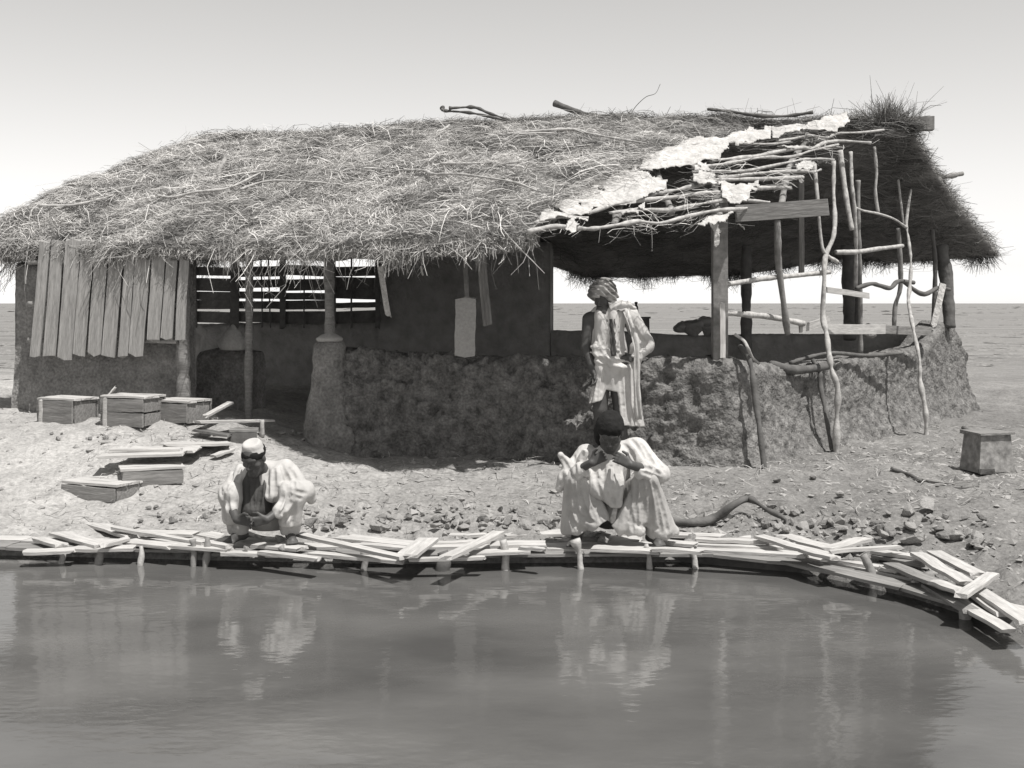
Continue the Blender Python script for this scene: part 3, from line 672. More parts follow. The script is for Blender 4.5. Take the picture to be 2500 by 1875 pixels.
rag([(1880, 310), (1960, 303), (2010, 290), (2064, 274), (2078, 300), (2050, 318), (1960, 322), (1925, 328), (1880, 342)], 'narrow pale cloth along the bare ridge next to the spiky straw tuft', 2, off=.07)
rag([(1409, 463), (1462, 444), (1507, 421), (1548, 415), (1583, 428), (1630, 440), (1630, 463), (1586, 478), (1576, 490), (1507, 499), (1462, 506), (1437, 522), (1387, 526), (1362, 512), (1349, 497), (1387, 491)], 'largest pale cloth hanging over the middle laths', 3)
rag([(1690, 425), (1700, 400), (1728, 398), (1745, 420), (1752, 445), (1720, 455), (1692, 446)], 'small crumpled cloth knotted above the corner post', 4, off=.09)
rag([(1757, 447), (1850, 440), (1865, 456), (1835, 470), (1820, 492), (1790, 498), (1765, 490), (1757, 470)], 'square pale cloth draped right of the corner post', 5)
rag([(1318, 541), (1330, 506), (1345, 500), (1360, 521), (1440, 530), (1438, 538), (1370, 536)], 'pointed white rag at the lower corner of the thatch', 6)
rag([(1380, 560), (1388, 540), (1405, 534), (1414, 548), (1408, 560)], 'tiny white scrap on the lowest lath', 7, step=2.4)
rag([(1700, 548), (1760, 524), (1796, 522), (1768, 543), (1735, 552)], 'thin folded rag under the lowest lath by the corner post', 8, step=2.6)
rag([(1510, 520), (1565, 517), (1562, 524), (1515, 527)], 'short white strip between two lower laths', 9, step=2.2)
rag([(1888, 362), (1945, 352), (1962, 358), (1928, 371)], 'small triangular rag between two upper laths', 10, step=2.6)
rag([(1560, 500), (1578, 497), (1572, 512), (1556, 508)], 'white shred caught on the fourth lath', 12, step=2.2)
rag([(1940, 400), (1960, 388), (1990, 396), (2000, 392), (1985, 410), (1950, 420)], 'rag wedged among the laths above the wall plate', 13, step=2.6)
def post_plane(u, v, off): return W(u, v, 11.32 - off)
rag([(1735, 530), (1752, 534), (1762, 548), (1756, 575), (1758, 600), (1746, 607), (1741, 575), (1734, 552)], 'torn strip tied round the top of the corner post', 14, step=2.2, surf=post_plane, wr=.02)
rag([(1800, 544), (1806, 546), (1821, 562), (1812, 560)], 'little white shred dangling right of the corner post', 15, step=1.6, surf=post_plane, wr=.01)

# ---------------------------------------------------------------- loose branches on the thatch
nf3 = nfront
def onthatch(u, v, off=.0):
    o = A([0, 0, CAMZ]); d = A([(u - 1250) / FPX, 1, -(v - HOR) / FPX])
    s = np.linspace(0, 1, 60); t = np.linspace(0, 1, 40); S_, T_ = np.meshgrid(s, t); P = Sfront(S_.ravel(), T_.ravel()); uu, vv = proj(P)
    k = np.argmin((uu - u) ** 2 + (vv - v) ** 2 * 2); p = P[k]; tt = np.dot(p - o, nf3) / np.dot(d, nf3); return o + d * (tt) + nf3 * (.06 + off)
BR = [
 ([(990, 435), (1038, 437), (1060, 446), (1120, 446), (1200, 457), (1260, 468), (1312, 488)], .018, 'pole', 'long pale bent branch lying across the middle of the thatch'),
 ([(1262, 343), (1340, 337), (1400, 335), (1440, 345), (1500, 357), (1578, 370)], .020, 'pole', 'pale branch lying under the ridge towards the bare laths'),
 ([(1083, 289), (1090, 296), (1155, 302), (1240, 322)], .026, 'dark_wood', 'dark forked branch resting on the ridge, its tip in the air'),
 ([(1100, 290), (1160, 288), (1195, 302), (1245, 320)], .022, 'dark_wood', 'dark arched branch resting on the ridge behind the forked one'),
 ([(590, 482), (650, 462), (720, 461), (800, 466)], .016, 'pole', 'thin pale branch across the left part of the thatch'),
 ([(390, 497), (430, 500), (480, 488), (560, 478), (640, 440)], .018, 'pole', 'pale crooked branch low on the left part of the thatch'),
 ([(100, 521), (180, 520), (240, 507), (280, 495)], .016, 'pole', 'pale branch at the far left end of the thatch'),
 ([(1730, 294), (1780, 299), (1850, 310), (1920, 311), (1985, 302)], .028, 'dark_wood', 'dark curved branch along the ridge above the laths'),
 ([(1080, 420), (1150, 420), (1205, 416)], .014, 'pole', 'short pale stick above the long bent branch'),
 ([(1240, 346), (1310, 344), (1358, 345)], .012, 'pole', 'short pale stick just below the ridge'),
]
for k, (pts, r, m, lab) in enumerate(BR):
    V, F = tube([onthatch(u, v, .03 if m == 'pole' else .08) for u, v in pts], r, r * .6, knob=.3, seed=k + 5); mk('branch', V, F, M[m], label=lab, cat='branch', group='loose branches on the thatch')
V, F = tube([W(1354, 252, 15.4), W(1400, 270, 15.25), W(1440, 281, 15.1), W(1520, 288, 15.0)], .04, .03, knob=.15); mk('log', V, F, M['dark_wood'], label='straight dark log sticking up left from the middle of the ridge', cat='log')
V, F = tube([W(1532, 312, 15.0), W(1545, 270, 15.0), W(1575, 238, 15.0), W(1600, 228, 15.0), W(1612, 205, 15.0)], .005, .003); mk('twig', V, F, M['dark_wood'], label='fine curling twig rising above the ridge', cat='twig')
V, F = tube([W(1262, 575, 11.55), W(1269, 548, 11.5), W(1262, 575, 11.5), W(1258, 615, 11.5)], .012, .016); mk('stick', V, F, M['pole'], label='short pale stick dangling from the eave beside the laths', cat='stick')
# scrap leaf and shred on the thatch
def scrap(u, v, w_, h_, lab, ang):
    c = onthatch(u, v, .06); a = unit(A([math.cos(ang), .2, math.sin(ang)])); V, F = plankmesh(w_, h_, .01, int(u)); x = a; y = np.cross(nf3, x); y = unit(y); z = np.cross(x, y)
    mk('scrap', c + V[:, :1] * x + V[:, 1:2] * y + V[:, 2:] * z, F, M['rag'], label=lab, cat='scrap', smoothf=False)
scrap(548, 423, .26, .07, 'white scrap lying on the left part of the thatch', 1.15); scrap(1088, 337, .14, .06, 'small white scrap below the forked branch on the thatch', .6)
# fallen straw heap hanging where thatch ends
# ---------------------------------------------------------------- poles leaning against the end wall
for pts, r0, r1, lab in [
 ([(2041, 1103, 12.4), (2043, 1019, 12.4), (2045, 949, 12.4), (2031, 905, 12.42), (2024, 864, 12.48), (2018, 816, 12.6), (2009, 770, 12.7), (2012, 690, 12.7), (2015, 627, 12.8), (2034, 580, 12.9), (2038, 530, 13.0), (2035, 469, 13.1), (2036, 393, 13.2)], .030, .020, 'tall crooked pale pole leaning on the end wall, nearest the front corner'),
 ([(2262, 1055, 13.9), (2259, 1000, 13.9), (2247, 937, 13.95), (2245, 880, 14.0), (2230, 804, 14.2), (2218, 737, 14.4), (2221, 700, 14.5), (2224, 642, 14.6), (2218, 585, 14.7), (2213, 540, 14.8), (2224, 463, 14.9)], .032, .014, 'tall crooked pale pole leaning on the end wall, second and farther one')]:
    P = [W(*p) for p in pts]; g = gz(P[0][0], P[0][1]); P[0][2] = g - .06
    V, F = tube(P, r0, r1, knob=.25, seed=int(pts[0][0])); mk('leaning_pole_or_shadow', V, F, M['pole'], origin=(P[0][0], P[0][1], g), label=lab, cat='pole', group='poles leaning outside the end wall')
for pts, r0, lab in [
 ([(1868, 1142, 11.2), (1856, 1060, 11.28), (1846, 985, 11.36), (1838, 920, 11.42), (1826, 870, 11.5), (1806, 845, 11.6)], .03, 'dark slanting bar on the end wall right beside the front corner'),  # dark slanting tube against the wall
 ([(2034, 1100, 12.45), (2016, 1010, 12.55), (2003, 940, 12.65), (2001, 905, 12.7), (1985, 880, 12.85)], .026, 'cast shadow of the first tall pale pole, built as a thin dark tube')]:  # second tube models the shadow cast by the first tall pale pole
    P = [W(*p) for p in pts]; g = gz(P[0][0], P[0][1]); P[0][2] = g - .06
    V, F = tube(P, r0, r0 * .8, knob=.2, seed=3); mk('leaning_pole_or_shadow', V, F, M['dark_wood'], origin=(P[0][0], P[0][1], g), label=lab, cat='pole', group='dark slanting bars on the end wall')

# hanging mat and what stands on the rear wall
V, F = plankmesh(.56, .235, .03, 77, n=9); c = W(1136, 800, 11.75)
Vw = np.stack([c[0] + V[:, 1] + V[:, 0] * -.02, c[1] + V[:, 2] + .05 * V[:, 0], c[2] - V[:, 0]], -1)
mk('hanging_mat', Vw, F, M['board_cloth'], label='pale rectangular mat hanging in front of the wall left of the opening', cat='mat', smoothf=False)
dd = dR(1562) + .1; z0 = zat(812, dR(1562)) + .0
bx_ = thing('wooden_chest', 'dark box standing on the rear wall behind the standing man', 'box', (W(1562, 812, dd)[0], dd, z0))
V, F = box((W(1562, 790, dd)[0], dd, z0 + .10), (.29, .2, .21), (1, -.1, 0), jit=.004); mk('case', V, F, M['dark_wood'], parent=bx_, smoothf=False)
V, F = box((W(1562, 790, dd)[0], dd, z0 + .22), (.31, .22, .025), (1, -.1, 0), jit=.003); mk('lid', V, F, M['dark_wood'], parent=bx_, smoothf=False)
def lathe(prof, c, n=20):
    V = []; F = []
    for r, z in prof:
        for j in range(n): a = 2 * math.pi * j / n; V.append((c[0] + r * math.cos(a), c[1] + r * math.sin(a), c[2] + z))
    k = len(prof)
    for i in range(k - 1):
        for j in range(n): F.append((i * n + j, i * n + (j + 1) % n, (i + 1) * n + (j + 1) % n, (i + 1) * n + j))
    F += [tuple(range(n))[::-1], tuple((k - 1) * n + j for j in range(n))]; return A(V), F
V, F = lathe([(.033, 0), (.035, .03), (.035, .12), (.03, .15), (.018, .17), (.017, .19), (.024, .195), (.024, .215), (.015, .22)], (W(1553, 775, dd)[0], dd, z0 + .234)); mk('bottle', V, F, M['bottle'], label='dark bottle standing on the box on the rear wall', cat='bottle')
# lumps of clay heaped on the rear wall
ico_cache = {}
def ico(sub=2):
    if sub in ico_cache: return ico_cache[sub]
    t = (1 + 5 ** .5) / 2; V = [(-1, t, 0), (1, t, 0), (-1, -t, 0), (1, -t, 0), (0, -1, t), (0, 1, t), (0, -1, -t), (0, 1, -t), (t, 0, -1), (t, 0, 1), (-t, 0, -1), (-t, 0, 1)]
    F = [(0, 11, 5), (0, 5, 1), (0, 1, 7), (0, 7, 10), (0, 10, 11), (1, 5, 9), (5, 11, 4), (11, 10, 2), (10, 7, 6), (7, 1, 8), (3, 9, 4), (3, 4, 2), (3, 2, 6), (3, 6, 8), (3, 8, 9), (4, 9, 5), (2, 4, 11), (6, 2, 10), (8, 6, 7), (9, 8, 1)]
    V = [A(v) / np.linalg.norm(v) for v in V]
    for _ in range(sub):
        c = {}; N = []
        def mid(a, b):
            k = (min(a, b), max(a, b))
            if k not in c: m = V[a] + V[b]; V.append(m / np.linalg.norm(m)); c[k] = len(V) - 1
            return c[k]
        for a, b, d in F: x, y, z = mid(a, b), mid(b, d), mid(d, a); N += [(a, x, z), (b, y, x), (d, z, y), (x, y, z)]
        F = N
    ico_cache[sub] = (A(V), F); return ico_cache[sub]
def rock_shape(size, seed, sub=2, cuts=13):
    V, F = ico(sub); r = np.random.default_rng(seed); V = V.copy()
    for _ in range(cuts):
        n = unit(r.normal(0, 1, 3)); d = r.uniform(.35, .8); k = V @ n; V = V - np.where(k > d, k - d, 0)[:, None] * n
    V = V * (1 + .16 * fbm(V * 2.2 + seed, seed, 2))[:, None]; return V * A(size), F
for k, (u, v, s, lab) in enumerate([(1690, 808, .25, 'large dark lump of clay heaped on the rear wall left of the corner post'), (1666, 796, .16, 'dark clay lump on top of the heap, left one'), (1712, 790, .19, 'dark clay lump on top of the heap, right one'), (1732, 808, .20, 'dark clay lump at the right of the heap, against the corner post')]):
    V, F = rock_shape((s, s * .8, s * .8), k + 5); mk('clay_lump', V + W(u, v, dR(u) + .1), F, M['dark_mud'], label=lab, cat='clay lump', group='clay lumps on the rear wall')
V, F = rock_shape((.11, .09, .10), 15); mk('clay_lump', V + W(2124, 806, dE(2124) + .2), F, M['dark_mud'], label='single dark round lump on the end wall by the cross boards', cat='clay lump')

# ---------------------------------------------------------------- crates, boxes and boards on the left bank
def crate(u, v, w_, d_, h_, yaw, lab, group, m='grey_plank', lid='plank', seed=0, name='crate', tilt=0.0, rows=2):
    c = G(u, v); org = (c[0], c[1] + d_ / 2, c[2] - .012); t = thing(name, lab, 'crate' if name == 'crate' else 'box', org, group)
    def bd(ctr, size, rot, sd):
        V, F = plankmesh(size[0], size[1], size[2], sd, warp=.002, ragged=.004); R = Euler(rot).to_matrix(); return A([R @ Vector(v) for v in V]) + A(ctr), F
    hr = h_ / rows; S_ = []; L_ = []
    for k in range(rows):
        z = hr * (k + .5)
        S_ += [bd((0, -d_ / 2, z), (w_, hr * .99, .02), (math.pi / 2, 0, 0), seed + k), bd((0, d_ / 2, z), (w_, hr * .95, .02), (math.pi / 2, 0, 0), seed + 10 + k),
               bd((-w_ / 2 + .012, 0, z), (d_ - .05, hr * .95, .02), (math.pi / 2, 0, math.pi / 2), seed + 20 + k), bd((w_ / 2 - .012, 0, z), (d_ - .05, hr * .95, .02), (math.pi / 2, 0, math.pi / 2), seed + 30 + k)]
    for k in range(3): L_.append(bd((0, -d_ / 2 + d_ * (k + .5) / 3, h_ + .012), (w_ + .03, d_ / 3 * .995, .02), (0, 0, 0), seed + 40 + k))
    V, F = join(S_); mk('case', V + A(org), F, M[m], parent=t, smoothf=False); V, F = join(L_); mk('lid', V + A(org), F, M[lid], parent=t, smoothf=False)
    if h_ > .15: V, F = bd((-(w_ / 2 - .06), -d_ / 2 - .021, h_ / 2), (h_ * .98, .04, .018), (math.pi / 2, math.pi / 2, 0), seed + 50); mk('batten', V + A(org), F, M['plank'], parent=t, smoothf=False)
    t.rotation_euler = (tilt, 0, yaw); return t
g1 = 'crates in a row before the plank screen'
crate(150, 1034, .46, .34, .24, -.42, 'leftmost low crate of the row under the plank screen', g1, seed=1, rows=1)
cr2 = crate(312, 1040, .50, .34, .28, -.36, 'tallest crate of the row, with a loose flap on its lid', g1, seed=2)
crate(432, 1032, .44, .36, .21, -.45, 'right crate of the row, beside the dark doorway', g1, seed=3, rows=1)
c = W(268, 962, 11.95); V, F = plankmesh(.16, .09, .012, 9); R = Matrix.Rotation(-.9, 3, 'Y') @ Matrix.Rotation(.4, 3, 'Z'); V = A([R @ Vector(v) for v in V]) + c
mk('wood_scrap', V, F, M['plank'], label='small pale board tilted up on the tallest crate', cat='board', smoothf=False)
g2 = 'low boxes set as steps up the bank'
crate(238, 1222, .58, .42, .13, -.42, 'lowest step box, nearest the water on the left bank', g2, name='step_box', seed=4, m='grey_plank', rows=1)
crate(352, 1188, .50, .40, .13, .38, 'second step box, partly covered by a wide board', g2, name='step_box', seed=5, rows=1)
crate(590, 1085, .24, .2, .12, .2, 'small dark box at the top of the steps beside the boards', 'dark box', name='small_box', seed=6, m='dark_wood', lid='grey_plank', rows=1)
def board(u1, v1, u2, v2, w_, lab, cat='board', lift=.03, m='plank', group=None, seed=0, h=.022, name='board', roll=0.0, l2=None):
    a = G(u1, v1, False); b = G(u2, v2, False); a[2] += lift; b[2] += lift if l2 is None else l2
    return plank(name, a, b, w_, h, M[m], seed=seed, label=lab, cat=cat, group=group, roll=roll)
g3 = 'boards laid as steps on the left bank'
board(243, 1160, 450, 1152, .26, 'wide pale board over the second step box', lift=.16, group=g3, seed=11)
board(270, 1142, 440, 1140, .12, 'narrow board behind the wide one on the second step box', lift=.15, group=g3, seed=12)
board(318, 1128, 482, 1128, .26, 'third board of the steps, its left edge raised', lift=.10, group=g3, seed=13, roll=.05)
board(400, 1104, 560, 1100, .34, 'widest pale board of the steps', lift=.06, group=g3, seed=14, roll=-.05)
board(520, 1122, 565, 1108, .08, 'short pale board just right of the widest step board', lift=.03, group=g3, seed=15)
board(480, 1062, 660, 1056, .14, 'long narrow board at the head of the steps before the doorway', lift=.12, group=g3, seed=16)
board(500, 1042, 562, 1030, .07, 'thin board sloping up before the doorway', lift=.10, group=g3, seed=17, l2=.2)
board(478, 1060, 560, 1075, .16, 'dark board lying in the shade at the head of the steps', lift=.04, m='dark_wood', group=g3, seed=18)
V, F = tube([G(640, 1068) + A([0, 0, 0]), G(640, 1068) + A([0, 0, .17])], .022); mk('peg', V, F, M['pole'], label='short pale peg standing at the right end of the step boards', cat='peg')

# ---------------------------------------------------------------- plank edging of the pond
DECK = -.185
def D_(u, v, z=DECK):
    d = (CAMZ - z) * FPX / (v - HOR); return A([(u - 1250) * d / FPX, d, z])
PL = [ # u1 v1 u2 v2 width layer label
 (60, 1348, 185, 1344, .13, 0, 'edge plank at the far left corner of the pond'),
 (95, 1316, 150, 1332, .10, 1, 'short slanting plank at the far left of the edging'),
 (140, 1302, 250, 1332, .12, 1, 'slanting plank with a dark gap beside it, second from the left'),
 (180, 1340, 330, 1338, .12, 0, 'edge plank between the two leftmost stakes'),
 (225, 1278, 330, 1310, .16, 0, 'broad pale plank lying behind the left edging'),
 (282, 1290, 500, 1326, .07, 2, 'long thin plank slanting over the left edging'),
 (250, 1332, 310, 1316, .06, 2, 'short thin plank crossing the left edging'),
 (330, 1302, 480, 1304, .16, 0, 'wide pale plank behind the long thin one'),
 (310, 1322, 420, 1334, .14, 1, 'wide plank left of the pair of stakes'),
 (405, 1332, 560, 1342, .11, 1, 'front plank held by the pair of stakes'),
 (470, 1318, 560, 1334, .08, 2, 'slim plank left of the squatting man'),
 (540, 1350, 640, 1352, .12, 0, 'front plank under the shadow of the left man'),
 (500, 1305, 640, 1330, .18, 0, 'shaded plank behind the feet of the left man'),
 (630, 1330, 740, 1340, .16, 1, 'plank under the right foot of the left man'),
 (640, 1348, 780, 1366, .09, 1, 'bleached front plank right of the left man'),
 (732, 1304, 985, 1362, .08, 3, 'long diagonal plank with a dark edge right of the left man'),
 (760, 1352, 985, 1370, .10, 0, 'front plank below the long diagonal one'),
 (800, 1308, 1010, 1330, .18, 0, 'wide plank behind the long diagonal one'),
 (880, 1330, 1010, 1340, .10, 1, 'plank between the diagonal and the cross plank'),
 (992, 1358, 1046, 1316, .16, 3, 'short broad plank laid crosswise over the edging'),
 (1000, 1366, 1180, 1362, .07, 1, 'thin front plank behind the dark stub'),
 (1020, 1328, 1190, 1322, .10, 0, 'plank running behind the dark stub'),
 (1050, 1308, 1230, 1304, .10, 0, 'rear plank between the cross planks'),
 (1088, 1362, 1218, 1300, .10, 4, 'narrow plank laid diagonally, rising right from the dark stub'),
 (1150, 1352, 1290, 1344, .13, 1, 'front plank by the split stake'),
 (1230, 1306, 1385, 1300, .18, 1, 'broad bleached plank left of the right squatting man'),
 (1200, 1330, 1330, 1328, .14, 2, 'plank ending in a broken corner left of the right man'),
 (1275, 1338, 1330, 1342, .06, 3, 'short broken plank end left of the right man'),
 (1320, 1335, 1480, 1340, .18, 0, 'shaded plank under the left foot of the right man'),
 (1370, 1312, 1560, 1318, .18, 0, 'shaded plank behind the right man'),
 (1450, 1338, 1610, 1345, .16, 1, 'shaded front plank under the right man'),
 (1590, 1340, 1712, 1348, .11, 2, 'bright front plank right of the right man'),
 (1600, 1322, 1700, 1330, .12, 1, 'bright plank beside the hem of the right man'),
 (1640, 1306, 1830, 1312, .12, 0, 'pale plank running towards the bent branch'),
 (1700, 1318, 1890, 1324, .10, 1, 'long pale plank in front of the bent branch'),
 (1700, 1342, 1970, 1356, .09, 2, 'long front plank right of the right man'),
 (1690, 1330, 1905, 1338, .09, 0, 'plank behind the long front plank'),
 (1855, 1312, 2020, 1356, .10, 3, 'slanting plank with a dark gap, right part of the edging'),
 (1910, 1308, 2030, 1340, .16, 1, 'broad pale plank behind the slanting one'),
 (1965, 1344, 2040, 1364, .10, 4, 'short dark ended plank where the edging begins to turn'),
 (2020, 1342, 2110, 1316, .12, 3, 'plank splayed up right where the edging turns'),
 (2025, 1346, 2195, 1334, .06, 4, 'thin pale plank lying over the turn of the edging'),
 (2015, 1364, 2190, 1392, .14, 0, 'wide front plank before the thick stake'),
 (2130, 1345, 2250, 1362, .12, 1, 'plank behind the thick stake'),
 (2140, 1356, 2260, 1380, .12, 0, 'plank beside the thick stake'),
 (2160, 1388, 2200, 1396, .08, 1, 'short front plank right of the thick stake'),
 (2175, 1378, 2330, 1440, .13, 2, 'weathered plank running down the right bend'),
 (2240, 1352, 2360, 1424, .11, 3, 'long clean plank on the right bend'),
 (2280, 1348, 2390, 1404, .10, 2, 'second long plank on the right bend, farther from the water'),
 (2280, 1420, 2350, 1446, .09, 3, 'grey plank beside the last stake'),
 (2270, 1430, 2370, 1490, .10, 0, 'front plank at the right end of the bend'),
 (2345, 1455, 2425, 1402, .075, 4, 'plank laid across the others at the right end'),
 (2360, 1430, 2460, 1500, .14, 1, 'outer plank at the right edge of the view'),
 (2330, 1462, 2460, 1540, .09, 0, 'plank following the bank down at the right edge'),
 (2390, 1440, 2510, 1520, .10, 2, 'wide plank at the bottom right of the edging'),
]
for k, (u1, v1, u2, v2, w_, ly, lab) in enumerate(PL):
    z = DECK + .021 * ly + .002 * (k % 4)
    plank('edging_plank', D_(u1, v1, z), D_(u2, v2, z + .004), w_, .022, M['grey_plank'] if k in (44, 46, 50) else M['plank'], seed=500 + k, label=lab, cat='plank', group='planks edging the pond', roll=rng.normal(0, .03))
# the bottom layer, half hidden under the others
k = 0; ln = np.concatenate([[0], np.cumsum(np.linalg.norm(np.diff(EDGE[1:13], axis=0), axis=1))]); s_ = 3.2
while s_ < ln[-1] - 1.2:
    L = rng.uniform(.6, 1.0); q = [A([np.interp(s_ + e_, ln, EDGE[1:13, 0]), np.interp(s_ + e_, ln, EDGE[1:13, 1])]) for e_ in (0, L)]
    tn = unit(q[1] - q[0]); nw = A([tn[1], -tn[0]]); o_ = .16 + rng.normal(0, .02)
    a = np.append(q[0] + nw * o_, DECK - .014 - .004 * (k % 2)); b = np.append(q[1] + nw * (o_ + rng.normal(0, .02)), DECK - .014 - .004 * (k % 2))
    plank('edging_plank', a, b, .20, .02, M['grey_plank'], seed=900 + k, label='grey plank in the bottom layer of the pond edging, half hidden by the upper planks', cat='plank', group='bottom planks of the pond edging')
    a = np.append(q[0] - nw * .04, DECK - .010 - .004 * (k % 2)); b = np.append(q[1] - nw * .05, DECK - .010 - .004 * (k % 2))
    plank('edging_plank', a, b, .16, .02, M['plank'], seed=950 + k, label='grey plank in the bottom layer of the pond edging, half hidden by the upper planks', cat='plank', group='bottom planks of the pond edging')
    s_ += L * .97; k += 1
# dark boards painting the shade under the planks just above the water, then the stakes
shade_spans = [(30, 350), (340, 700), (690, 1000), (990, 1330), (1320, 1650), (1640, 1980)]
for k, (a, b) in enumerate(shade_spans):
    va = 1372 if a < 900 else 1378; A_ = D_(a, va, -.27); B_ = D_(b, va, -.27)
    for q in (A_, B_):
        q[1] = np.interp(q[0], EDGE[1:10, 0], EDGE[1:10, 1]) - .05
    plank('bank_shade_board', A_, B_, .02, .12, M['dark_wood'], seed=700 + k, label=['dark board painting the bank shade at the far left', 'dark board painting the bank shade below the left man', 'dark board painting the bank shade left of the dark stub', 'dark board painting the bank shade right of the dark stub', 'dark board painting the bank shade below the right man', 'dark board painting the bank shade right of the right man'][k], cat='board', group='dark boards painting the bank shade')
STK = [
 (150, 1338, 1368, .022, 'pole', 0, 'pale stake at the far left of the pond edge'), (240, 1330, 1370, .026, 'mid_pole', 0, 'grey stake under the crossing thin plank, left edge of the pond'),
 (342, 1334, 1372, .02, 'pole', 0, 'slim stake right of the grey stake on the left edge'), (468, 1318, 1372, .024, 'mid_pole', 4, 'left one of the pair of stakes beside the left man'), (504, 1312, 1374, .026, 'mid_pole', -3, 'right one of the pair of stakes beside the left man'),
 (888, 1348, 1374, .026, 'mid_pole', 0, 'low stub in the water below the diagonal plank'), (1080, 1348, 1392, .045, 'dark_wood', 0, 'thick dark stub standing between the two cross planks'),
 (1228, 1314, 1388, .03, 'pole', 6, 'split pale stake left of the right man'), (1404, 1314, 1372, .028, 'pole', 14, 'white stake slanting at the left foot of the right man'),
 (1578, 1330, 1372, .02, 'pole', 8, 'short stake at the right foot of the right man'), (1688, 1340, 1384, .024, 'pole', 10, 'slanting stake right of the right man'),
 (1864, 1358, 1384, .016, 'pole', 6, 'left one of two thin stakes under the long front plank'), (1950, 1356, 1390, .022, 'pole', 8, 'right one of two thin stakes under the long front plank'),
 (2110, 1352, 1432, .040, 'mid_pole', 22, 'thick bent stake where the edging turns'), (2232, 1418, 1460, .024, 'pole', 26, 'slim curved stake on the right bend'),
 (2266, 1398, 1462, .035, 'mid_pole', 6, 'stout stake beside the grey plank on the right bend'), (2352, 1466, 1510, .03, 'pole', 4, 'stake at the right end of the edging')]
for k, (u, v0, v1, r, m, lean, lab) in enumerate(STK):
    db = (CAMZ + .285) * FPX / (v1 - HOR); ex = (u - 1250) * 8.2 / FPX
    if u < 2100: db = min(db, np.interp(ex, EDGE[1:8, 0], EDGE[1:8, 1]) - .30)
    b = A([(u + lean - 1250) * db / FPX, db, -.285]); t_ = A([(u - 1250) * db / FPX, db + .02, np.clip(zat(v0, db), DECK - .03, DECK + .10)])
    V, F = tube([b + (b - t_) * 1.2, b, (b + t_) / 2 + A([r * .4, 0, 0]), t_], r * .95, r, knob=.25, seed=k); mk('stake', V, F, M[m], label=lab, cat='stake', group='stakes holding the pond edging')
# stick floating near the right bank, bright sliver
a = D_(1990, 1462, -.31); b = D_(2110, 1461, -.31); V, F = tube([a, (a + b) / 2, b], .010, .006); mk('floating_stick', V, F, M['pole'], label='thin pale stick floating on the water before the thick stake', cat='stick')

# ---------------------------------------------------------------- branches and debris on the bank
def ground_stick(pts, r0, r1, m, lab, cat='stick', lifts=None, group=None):
    P = []
    for k, (u, v) in enumerate(pts): p = G(u, v, True); p[2] += r0 * .7 + (lifts[k] if lifts else 0); P.append(p)
    V, F = tube(P, r0, r1, knob=.25, seed=int(pts[0][0])); mk('stick' if cat == 'stick' else 'branch', V, F, M[m], label=lab, cat=cat, group=group)
ground_stick([(1640, 1286), (1690, 1286), (1740, 1284), (1790, 1276), (1828, 1262), (1870, 1276), (1920, 1290), (1915, 1304)], .032, .018, 'dark_wood', 'long dark bent branch lying on the bank behind the edging', 'branch', lifts=[0, .01, .03, .08, .12, .08, .02, 0])
ground_stick([(1188, 1118), (1260, 1122), (1340, 1124), (1400, 1122)], .014, .01, 'mid_pole', 'long thin stick lying along the foot of the front wall')
ground_stick([(1178, 1148), (1210, 1120), (1262, 1130), (1330, 1134)], .010, .008, 'dark_wood', 'thin dark stick beside the long one at the front wall')
ground_stick([(2176, 1150), (2215, 1162), (2236, 1174), (2250, 1180)], .024, .014, 'dark_wood', 'dark crooked stick on the ground near the tin box')
ground_stick([(2240, 1172), (2290, 1182), (2330, 1186)], .012, .008, 'mid_pole', 'grey stick lying beyond the crooked one')
ground_stick([(2285, 1190), (2340, 1194), (2390, 1192)], .01, .008, 'dark_wood', 'thin straight stick before the tin box')
ground_stick([(2352, 1056), (2385, 1068), (2398, 1064)], .024, .018, 'dark_wood', 'short dark billet behind the tin box', lifts=[.03, .01, 0])
# tin box at the right
c = G(2410, 1150); w0, w1, hh, dp = .38, .31, .34, .30
tb = thing('tin_box', 'pale tapered box with a flat rim standing on the right bank', 'box', c)
V = A([(-w0 / 2, -dp / 2, 0), (w0 / 2, -dp / 2, 0), (w0 / 2, dp / 2, 0), (-w0 / 2, dp / 2, 0), (-w1 / 2, -dp / 2 * .85, hh), (w1 / 2, -dp / 2 * .85, hh), (w1 / 2, dp / 2 * .85, hh), (-w1 / 2, dp / 2 * .85, hh)])
F = [(0, 3, 2, 1), (0, 1, 5, 4), (1, 2, 6, 5), (2, 3, 7, 6), (3, 0, 4, 7), (4, 5, 6, 7)]
Rz = Matrix.Rotation(.25, 3, 'Z'); mk('case', A([Rz @ Vector(v) for v in V]) + c, F, M['tin'], parent=tb, smoothf=False)
V, F = box((0, 0, hh + .012), (w1 + .05, dp * .85 + .05, .022), (1, 0, 0), jit=.003); mk('rim', A([Rz @ Vector(v) for v in V]) + c, F, M['grey_plank'], parent=tb, smoothf=False)
V, F = box((-w0 / 2 + .06, -dp / 2 - .02, .02), (.14, .05, .04), (1, 0, 0), jit=.006); mk('foot', A([Rz @ Vector(v) for v in V]) + c, F, M['dark_wood'], parent=tb, smoothf=False)

